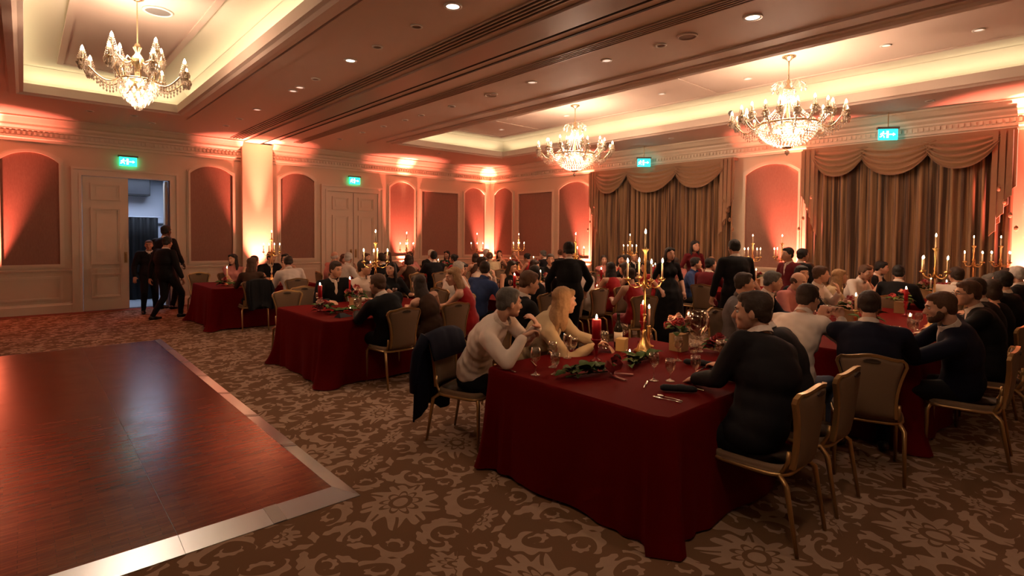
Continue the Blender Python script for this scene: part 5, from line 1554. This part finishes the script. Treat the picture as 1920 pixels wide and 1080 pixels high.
def row(tab, side, xs, specs=None, gap=.22):
    x0, x1, y0, y1, d = TAB[tab]; n = len(xs)
    for i, x in enumerate(xs):
        if side == 'near': y, rz = y0 - gap, rnd.uniform(-10, 10)
        else: y, rz = y1 + gap, 180 + rnd.uniform(-10, 10)
        place = '%s on %s side, %s' % (ordn(i, n), side, d)
        sp = specs[i] if specs else None
        if sp == 'skip': continue
        if sp == 'empty':
            chair(x, y - (.05 if side == 'near' else -.05), rz, 'empty taupe banquet chair, ' + place, 'banquet chairs'); continue
        key = sp[0] if sp else (KM if rnd.random() < .5 else KF)[rnd.randrange(4)]
        guest(key, x, y, rz, place, sp[1] if sp and len(sp) > 1 else None)
def end(tab, ys, left=True, specs=None):
    x0, x1, y0, y1, d = TAB[tab]
    for i, y in enumerate(ys):
        x, rz = (x0 - .24, -90) if left else (x1 + .24, 90)
        place = '%s end of %s' % ('left' if left else 'right', d) + ('' if len(ys) == 1 else (', nearer' if i == 0 else ', farther'))
        sp = specs[i] if specs else None
        guest(sp[0] if sp else KM[rnd.randrange(4)], x, y, rz + rnd.uniform(-8, 8), place, sp[1] if sp and len(sp) > 1 else None)

# --- the nearest table: the large figures
person('grey_man', 2.86, 3.66, -150, 'grey-haired man in a white shirt leaning on the nearest table', None, 0, 'grey', 'short', 'white', 'black', shoes=True)
chair(2.84, 3.68, -160, 'taupe banquet chair under the grey-haired man, a dark coat over its back')
person('blonde', 3.48, 3.62, -150, 'long-haired blonde woman in a cream top at the nearest table', None, 0, 'blonde', 'long', 'cream', 'black')
chair(3.50, 3.68, -160, 'taupe banquet chair under the blonde woman in cream')
person('suit_man', 3.34, 1.47, 0, 'large man in a black suit seated nearest the camera, back turned', None, 0, 'brown', 'short', 'charcoal', 'black')
chair(3.34, 1.42, 0, 'taupe banquet chair of the large suited man, nearest to the camera')
person('second_suit', 3.98, 1.47, 0, 'man in a black suit half hidden behind the large suited man', None, 0, 'brown', 'short', 'charcoal', 'black')
chair(3.98, 1.42, 0, 'taupe banquet chair second from the camera, right of the large suited man')
person('white_shirt', 4.74, 1.78, -90, 'man in a white shirt and glasses with his hands at his mouth', None, 0, 'brown', 'short', 'white', 'jeans', glasses=True)
chair(4.72, 1.80, -90, 'taupe banquet chair under the man in white shirt and glasses')
person('navy_man', 4.80, 1.25, -72, 'short-haired man in a navy suit seen squarely from behind', None, 0, 'brown', 'crop', 'navy', 'navy')
chair(4.81, 1.25, -71, 'taupe banquet chair seen squarely from behind, under the navy suit')
person('beard_man', 5.68, .82, 8, 'bearded man in a dark suit leaning over the long right-hand table', None, 0, 'chestnut', 'short', 'navy', 'black', beard=True)
chair(5.70, .80, 5, 'taupe banquet chair under the bearded man, at the right edge')
person('next_man', 6.70, .76, 8, 'brown-haired man in a black suit just behind the bearded man', None, 0, 'chestnut', 'short', 'black', 'black', glasses=True)
chair(6.70, .76, 5, 'taupe banquet chair under the brown-haired man behind the bearded man')
row('right', 'near', [7.4, 8.05, 8.65, 9.2], [('ca', ('black', 'brown', 'short', 0)), ('cf', ('black', 'brown', 'bob', 0)), ('cb', ('black', 'black', 'short', 0)), ('cc', ('white', 'grey', 'short', 0))])
row('right', 'far', [6.05, 6.65, 7.25, 7.85, 8.45, 9.0], [('cd', ('grey', 'brown', 'short', 0)), ('ca', ('navy', 'grey', 'short', 0)), ('cc', ('pink', 'chestnut', 'balding', 0)), ('cb', ('black', 'black', 'short', 0)), ('cd', ('white', 'chestnut', 'short', 0)), ('ce', ('cream', 'blonde', 'long', 0))])
row('farright', 'near', [10.4, 11.1]); row('farright', 'far', [10.2, 10.8, 11.4], [('cc', ('white', 'chestnut', 'short', 0)), ('cf', ('pink', 'blonde', 'long', 0)), ('ca', ('black', 'black', 'short', 0))])
end('farright', [1.55, 2.2], True, [('cd', ('white', 'brown', 'short', 0)), ('ca', ('black', 'black', 'short', 0))])
person('behind_man', 3.80, 4.10, -100, 'brown-haired man in a dark suit right behind the grey-haired man', None, 0, 'chestnut', 'short', 'black', 'black')
chair(3.78, 4.10, -100, 'taupe banquet chair under the brown-haired man in the aisle')
# --- middle-left table
person('dinner_jacket', 3.20, 5.74, 0, 'man in a black dinner jacket at the near side of the middle-left table', None, 0, 'chestnut', 'short', 'black', 'black')
chair(3.24, 5.72, 0, 'taupe banquet chair behind the man in the black dinner jacket')
person('peach_woman', 3.86, 5.80, 0, 'dark long-haired woman in an off-shoulder brown dress, back turned, middle-left table', None, 0, 'brown', 'long', 'brown', 'brown')
chair(4.0, 5.76, 0, 'taupe banquet chair between the off-shoulder brown dress and the red dress')
person('red_woman', 4.42, 5.78, 25, 'blonde woman in a red dress leaning left at the middle-left table', None, 0, 'blonde', 'long', 'red', 'red')
row('mid', 'far', [2.88, 3.45, 3.95, 4.4], ['empty', ('ca', ('black', 'brown', 'short', 0)), ('cd', ('white', 'brown', 'short', 0)), ('ch', ('black', 'black', 'long', 0))])
chair(3.22, 8.35, 160, 'empty taupe banquet chair pushed back from the far side of the middle-left table')
# --- far-left table
row('door', 'near', [3.12, 3.85], [('ch', ('brown', 'chestnut', 'long', 0)), ('cc', ('white', 'brown', 'short', 0))])
row('door', 'far', [3.30, 3.66, 4.05, 4.42], [('ch', ('pink', 'black', 'long', 0)), ('cg', ('pink', 'brown', 'updo', 0)), ('ca', ('black', 'black', 'short', 0)), ('cf', ('white', 'black', 'bob', 0))])
chair(2.78, 12.72, 185, 'empty taupe banquet chair beyond the left corner of the far-left table')
# --- the other tables
row('centre', 'near', [5.75, 6.35, 6.95, 7.6, 8.2, 8.8], [('cf', ('black', 'black', 'bob', 0)), ('ca', ('black', 'brown', 'short', 0)), ('cc', ('white', 'black', 'updo', 0)), ('cf', ('red', 'black', 'long', 0)), ('cg', ('black', 'brown', 'long', 0)), ('ce', ('red', 'brown', 'long', 0))])
row('centre', 'far', [5.7, 6.3, 6.9, 7.5, 8.15, 8.8])
end('centre', [6.5, 7.2], True, [('cd', ('blue', 'brown', 'short', 0)), ('cc', ('white', 'white', 'short', 0))])
end('centre', [6.85], False)
row('curtain', 'near', [10.2, 10.8, 11.35]); row('curtain', 'far', [10.1, 10.7, 11.3])
row('back', 'near', [5.75, 6.4, 7.05, 7.7, 8.3, 8.9]); row('back', 'far', [5.7, 6.3, 6.95, 7.6, 8.2, 8.8]); end('back', [11.2, 11.9], True)
row('corner', 'near', [10.25, 10.8, 11.4]); row('corner', 'far', [10.2, 10.8, 11.4])
row('niche', 'near', [9.85, 10.4, 10.95]); row('niche', 'far', [9.8, 10.4, 11.0]); end('niche', [4.3, 4.95], True, [('cg', ('red', 'brown', 'updo', 0)), ('cb', ('burgundy', 'black', 'short', 0))])
# --- standing figures
person('stand_a', 5.72, 5.15, -42, 'woman in black with pinned-up hair standing with her back turned, centre', None, 0, 'black', 'updo', 'black', 'black')
person('stand_b', 7.95, 3.82, -40, 'dark-haired man in black standing with his back turned, right of centre', None, 0, 'black', 'short', 'black', 'black')
person('walker', 2.16, 12.98, -62, 'man in a black suit walking right in front of the open door', None, 1, 'black', 'short', 'black', 'black')
person('facing_man', 2.03, 14.1, 175, 'man in a dark jacket, white shirt and tie coming through the open door', None, 1, 'grey', 'crop', 'black', 'black', tie='charcoal', s=.94)
person('standing', 2.42, 14.55, -50, 'tall dark-haired man behind the walking man, in the open doorway', None, 2, 'black', 'short', 'black', 'black', s=1.12)
person('standing_f', 10.55, 5.95, 150, 'dark-haired woman in a burgundy dress standing before the far curtain', None, 0, 'black', 'long', 'burgundy', 'burgundy')
person('standing', 9.15, 3.52, 60, 'man in a burgundy jacket standing near the pier between the curtains', None, 0, 'black', 'short', 'burgundy', 'black', s=.93)
person('standing_f', 8.02, 4.98, 150, 'dark long-haired woman in black standing among the red dresses, centre', None, 0, 'black', 'long', 'black', 'black', s=.94)
person('cg', 6.72, 4.72, -25, 'woman in a bright red dress seated in the aisle behind the gold candelabrum', None, 0, 'brown', 'updo', 'red', 'red')
chair(6.72, 4.74, -25, 'taupe banquet chair under the woman in red in the aisle')
person('standing', 9.45, 3.42, -120, 'dark-haired man in black standing behind the man in the burgundy jacket', None, 0, 'black', 'short', 'black', 'black', s=.92)

# coats over chair backs
def coat(name, x, y, rz, label, ln=.62, wd=.30, seed=1, m=None):
    rr = random.Random(seed); b = MB(); n = 26; vs = []; fs = []; ph = rr.random() * 6
    t = thing('coat', label, 'coat', (x, y, 0), R(rz))
    rows = [(-.19, .70), (-.215, .83), (-.245, .925), (-.285, .95), (-.325, .93), (-.36, .80), (-.38, .60), (-.40, .42), (-.41, 1.0 - ln)]
    for side in (0, 1):
        for j, (yy, zz) in enumerate(rows):
            for i in range(n + 1):
                u = i / n * 2 - 1; k = j / len(rows)
                w_ = wd * (1 + .10 * k); f = math.sin(u * 9 + ph) * .018 * k + math.sin(u * 17 + 1) * .008 * k
                drop = -.055 * abs(u) ** 3 if j in (1, 2, 3, 4) else 0
                hem = .05 * math.sin(u * 4 + ph) if j == len(rows) - 1 else 0
                vs.append((u * w_, yy - f - (.012 if side else 0), zz + drop + hem - (.004 if side else 0)))
    m_ = n + 1; o = len(rows) * m_
    for j in range(len(rows) - 1):
        for i in range(n):
            q = (j * m_ + i, j * m_ + i + 1, (j + 1) * m_ + i + 1, (j + 1) * m_ + i); fs += [q, tuple(o + a for a in q[::-1])]
    for i in range(n): fs += [(i, o + i, o + i + 1, i + 1), ((len(rows) - 1) * m_ + i, (len(rows) - 1) * m_ + i + 1, o + (len(rows) - 1) * m_ + i + 1, o + (len(rows) - 1) * m_ + i)]
    b.add(vs, fs); b.obj('coat_body', m or CL['navy'], t, smooth=True)
    for s_ in (-1, 1):
        b = MB(); b.tube([(s_ * wd * .92, -.30, .90), (s_ * wd * 1.08, -.36, .75), (s_ * wd * 1.05, -.40, .55), (s_ * wd * .95, -.42, .40)], [.055, .055, .048, .042], 10, squash=.6); b.obj('coat_sleeve', m or CL['navy'], t, smooth=True)
    return t
coat('coat', 2.84, 3.68, -160, 'dark navy coat hanging over the grey-haired man\'s chair back', .80, .25, 3)
coat('coat', 3.12, 10.55, 2, 'black jacket over a chair back at the far-left table', .55, .20, 4, CL['black'])

# ------------------------------------------------------------------ things on the nearest table
candelabra(4.0, 2.72, 'tall gold candelabrum on the nearest table')
candlestick(3.40, 2.76, 'lit red pillar candle in a red holder on the nearest table', .18, r=.037)
candlestick(4.36, 2.98, 'tall red candle near the far edge of the nearest table', .20, r=.028)
candlestick(4.22, 2.82, 'thin pale taper candle behind the red roses, nearest table', .19, m_blush, .010, m_gold)
centrepiece(4.28, 2.55, 'red roses and leaves in a tan square vase, nearest table', 3, 1.35)
centrepiece(4.42, 2.25, 'low blush and red flower cluster at the right of the nearest table', 8, 1.0, False)
garland(2.98, 2.50, .36, -15, 'dark green leaf spray with ribbon near the left edge of the table', 1, 36)
garland(3.62, 2.48, .44, 10, 'broad green leaves in the middle of the nearest table', 2, 34)
pine_cone(3.42, 2.57, 'brown pine cone beside the broad green leaves')
def ribbon(x, y, label):
    t = thing('ribbon_bow', label, 'ribbon', (x, y, TZ + .004), R(20))
    for s_ in (-1, 1):
        b = MB(); pts = [(0, 0, .02), (s_ * .05, .03, .07), (s_ * .10, .0, .08), (s_ * .09, -.05, .03), (0, -.005, .02)]
        vs = []; fs = []
        for p in pts: vs += [(p[0], p[1] - .0, p[2] - .0), (p[0], p[1] - .015, p[2] + .045), (p[0] + .001, p[1] + .002, p[2]), (p[0] + .001, p[1] - .013, p[2] + .045)]
        for k in range(len(pts) - 1): fs += [(k * 4, k * 4 + 1, k * 4 + 5, k * 4 + 4), (k * 4 + 2, k * 4 + 6, k * 4 + 7, k * 4 + 3)]
        b.add(vs, fs); b.obj('ribbon_loop', m_ribbon, t, smooth=True)
        b = MB(); b.tube([(0, 0, .015), (s_ * .06, -.07, .01), (s_ * .09, -.14, .006)], [.008, .014, .018], 6, squash=.15); b.obj('ribbon_tail', m_ribbon, t)
    return t
ribbon(3.12, 2.40, 'dark red gauze ribbon bow on the leaf spray')
votive(3.71, 2.66, 'lit tealight among the broad leaves, nearest table'); votive(4.42, 2.62, 'lit tealight right of the square vase')
t = thing('bottle', 'dark wine bottle with a cream label on the nearest table', 'bottle', (3.98, 2.98, TZ + .002))
MB().lathe([(0, 0), (.036, 0), (.038, .01), (.038, .17), (.03, .20), (.015, .235), (.0145, .29), (.017, .292), (.016, .305), (0, .305)], 18).obj('bottle_body', m_bottle, t, smooth=True)
MB().lathe([(.0385, .05), (.0385, .14)], 18).obj('label', m_paper, t, smooth=True)
t = thing('gift_box', 'small gold card box behind the red pillar candle', 'box', (3.90, 2.88, TZ + .002), R(20))
MB().box(-.055, .055, -.04, .04, 0, .10).obj('box_body', m_kraft, t); MB().box(-.058, .058, -.043, .043, .085, .104).obj('box_lid', m_kraft, t)
t = thing('hurricane_glass', 'large clear glass hurricane bowl at the right of the nearest table', 'glass', (4.36, 2.42, TZ + .002))
MB().lathe([(0, 0), (.05, 0), (.055, .01), (.018, .03), (.018, .12), (.06, .16), (.10, .22), (.10, .30), (.085, .36), (.083, .36), (.097, .30), (.097, .222), (.058, .164), (0, .135)], 24).obj('bowl', m_glass, t, smooth=True)
k = 0
for (x, y, lab) in ((2.72, 2.76, 'wine glass nearest the left end of the nearest table'), (2.98, 2.84, 'wine glass by the grey-haired man\'s elbow'), (3.24, 2.12, 'wine glass beside the black napkin roll, left one'), (3.92, 2.34, 'wine glass in the middle, before the square vase'), (3.30, 2.98, 'wine glass before the blonde woman, left one'), (4.1, 3.0, 'wine glass behind the gold candelabrum'), (4.05, 2.05, 'wine glass before the half-hidden suited man'), (4.40, 2.0, 'wine glass near the right end of the table')):
    on('wine_glass', ME_WINE, x, y, 0, lab, 'glass', 'stemmed glasses on the nearest table')
for (x, y, lab) in ((2.84, 2.68, 'round water goblet right of the leftmost wine glass'), (3.32, 2.04, 'water goblet beside the black napkin roll, right one'), (3.55, 1.98, 'water goblet before the large suited man'), (3.95, 2.22, 'water goblet in the middle of the table, lower one'), (3.42, 3.02, 'water goblet before the blonde woman, right one'), (3.84, 3.02, 'water goblet beside the dark bottle'), (4.22, 2.12, 'water goblet right of the half-hidden man')):
    on('water_goblet', ME_GOB, x, y, 0, lab, 'glass', 'stemmed glasses on the nearest table')
on('napkin', ME_NROLL, 3.12, 1.86, -52, 'rolled black napkin at the near corner of the nearest table', 'napkin')
on('napkin', ME_NROLL, 3.88, 2.14, -70, 'rolled black napkin before the half-hidden suited man', 'napkin')
on('fork', ME_FORK, 2.93, 1.72, 8, 'steel fork left of the rolled black napkin', 'fork'); on('spoon', ME_SPOON, 2.96, 1.73, 2, 'steel spoon beside the fork at the near corner', 'spoon')
on('fork', ME_FORK, 3.47, 1.74, 6, 'steel fork before the large suited man', 'fork'); on('knife', ME_KNIFE, 3.27, 1.76, 0, 'steel knife right of the rolled black napkin', 'knife')
on('knife', ME_KNIFE, 2.66, 2.90, 5, 'steel knife at the left end of the nearest table', 'knife'); on('knife', ME_KNIFE, 3.02, 2.05, -62, 'steel knife lying aslant before the napkin roll', 'knife')
on('knife', ME_KNIFE, 2.9, 2.93, -30, 'dark-looking knife by the grey-haired man', 'knife'); on('fork', ME_FORK, 3.75, 1.80, 4, 'steel fork between the two suited men', 'fork'); on('knife', ME_KNIFE, 3.68, 2.05, -80, 'steel knife beyond the water goblet, before the suited men', 'knife')
def mobile(x, y, rz, label):
    t = thing('wallet', label, 'wallet', (x, y, TZ + .002), R(rz)); MB().box(-.05, .05, -.035, .035, 0, .014).obj('cover', m_linen, t); return t
t = thing('salt_cellar', 'small white shaker by the wine glasses, nearest table', 'shaker', (2.96, 2.62, TZ + .002)); MB().lathe([(0, 0), (.016, 0), (.018, .02), (.012, .045), (.012, .05), (0, .054)], 12).obj('shaker_body', m_white, t, smooth=True)

# middle-left table
candelabra(3.47, 6.56, 'tall gold candelabrum on the middle-left table')
candlestick(2.84, 6.86, 'lit red candle in a red holder, left on the middle-left table', .18, r=.026)
candlestick(3.34, 7.05, 'lit red taper behind the flowers on the middle-left table', .22, r=.014)
centrepiece(2.80, 6.72, 'red rose bowl at the left of the middle-left table', 5, 1.0, False); centrepiece(3.3, 6.8, 'green leaves and blush roses on the middle-left table', 6, 1.3)
garland(3.0, 6.5, .4, 5, 'green leaf spray on the middle-left table', 7, 20)
on('napkin', ME_NFOLD, 2.86, 6.22, 20, 'black folded napkin standing at the near corner of the middle-left table', 'napkin')
on('fork', ME_FORK, 3.05, 6.1, 10, 'fork beside the folded black napkin on the middle-left table', 'fork')
votive(3.15, 6.62, 'lit tealight on the middle-left table')
for i, (x, y) in enumerate(((3.1, 6.35), (3.4, 6.32), (3.75, 6.4), (4.1, 6.35), (3.0, 7.3), (3.6, 7.25), (4.15, 7.25))):
    on('wine_glass', ME_WINE, x, y, 0, 'small wine glass on the middle-left table, %s from the left on the %s side' % ((NTH[i % 4] if i % 4 else 'first'), 'near' if i < 4 else 'far'), 'glass', 'glasses on the middle-left table')
# far-left table
candelabra(3.66, 11.2, 'tall gold candelabrum on the far-left table')
candlestick(2.95, 11.6, 'lit pale candle at the left of the far-left table', .16, m_ivory, .012, m_gold); votive(2.95, 11.15, 'lit tealight at the left of the far-left table')
garland(2.95, 11.05, .35, 10, 'dark leaf spray on the far-left table', 9, 16); centrepiece(2.85, 11.3, 'small red rose bowl on the far-left table', 10, .9, False)
# the rest of the tables: candelabra, candles, flowers, glasses
for (x, y, d) in ((7.62, 1.35, 'on the long right-hand table'), (11.4, 1.53, 'on the table before the nearer curtain, left one'), (11.75, 1.24, 'on the table before the nearer curtain, right one'), (6.85, 11.4, 'on the left half of the back-wall table'),
                (9.0, 11.4, 'on the right half of the back-wall table'), (10.7, 11.6, 'on the corner table'), (7.56, 6.65, 'on the long centre table'), (10.55, 7.6, 'on the table before the farther curtain'), (10.05, 4.5, 'between the curtains, left one'), (10.75, 4.25, 'between the curtains, right one')):
    candelabra(x, y, 'tall gold candelabrum ' + d)
rr = random.Random(5)
for tab, cands in (('right', [(6.3, 1.6), (7.0, 1.95), (8.5, 1.8)]), ('farright', [(10.4, 1.7), (11.0, 2.0)]), ('centre', [(6.0, 6.6), (6.9, 6.9), (8.5, 6.8)]), ('curtain', [(10.3, 6.8), (11.0, 7.2)]),
                   ('back', [(5.9, 11.4), (7.9, 11.6)]), ('corner', [(10.2, 11.4), (11.3, 11.6)]), ('niche', [(9.9, 4.7), (10.9, 4.8)])):
    x0, x1, y0, y1, d = TAB[tab]
    for i, (x, y) in enumerate(cands):
        pos = 'left' if i == 0 else ('right' if i == len(cands) - 1 else 'middle')
        candlestick(x, y, 'lit %s candle on the %s of %s' % ('red' if i % 2 == 0 else 'pale', pos, d), .19, m_redwax if i % 2 == 0 else m_ivory, .022 if i % 2 == 0 else .012, m_gold if i % 2 else None)
        centrepiece(x + .28, y + .12, 'red and blush flowers on the %s of %s' % (pos, d), 20 + i, 1.25)
        votive(x - .25, y - .1, 'lit tealight on the %s of %s' % (pos, d))
    n = int((x1 - x0) / .32)
    for i in range(n):
        for yy in (y0 + .3, y1 - .3):
            gl = 'small %s, %s from the left, %s side, %s' % ('wine glass' if i % 2 else 'water goblet', NTH[i] if i else 'first', 'near' if yy < (y0 + y1) / 2 else 'far', d)
            on(*(('wine_glass', ME_WINE) if i % 2 else ('water_goblet', ME_GOB)), x0 + .2 + i * .32, yy + rr.uniform(-.05, .05), 0, gl, 'glass', 'glasses on ' + d)
    for i in range(n // 2):
        on('napkin', ME_NFOLD, x0 + .35 + i * .64, y0 + .2, rr.uniform(-40, 40), 'black folded napkin, %s from the left, near side, %s' % (NTH[i] if i else 'first', d), 'napkin', 'napkins on ' + d)
# candle light
CL_ = (1.0, .50, .22)
for (x, y, z, e) in ((4.0, 2.72, 1.60, 5.5), (3.40, 2.76, 1.14, 2.6), (4.3, 2.65, 1.18, 1.6), (3.47, 6.56, 1.60, 5), (2.9, 6.9, 1.15, 2), (3.66, 11.2, 1.6, 5), (2.95, 11.3, 1.1, 1.5), (7.3, 1.6, 1.55, 7), (6.3, 1.7, 1.2, 2.5), (10.9, 1.6, 1.6, 5),
                     (7.3, 6.75, 1.55, 7), (6.0, 6.6, 1.2, 3), (10.6, 7.3, 1.55, 4), (7.0, 11.4, 1.55, 6), (10.6, 11.6, 1.55, 4), (10.3, 4.5, 1.55, 5), (8.6, 1.8, 1.2, 3), (8.6, 6.8, 1.2, 3)):
    light('POINT', 'candle_light', (x, y, z), e * .75, CL_, .06)
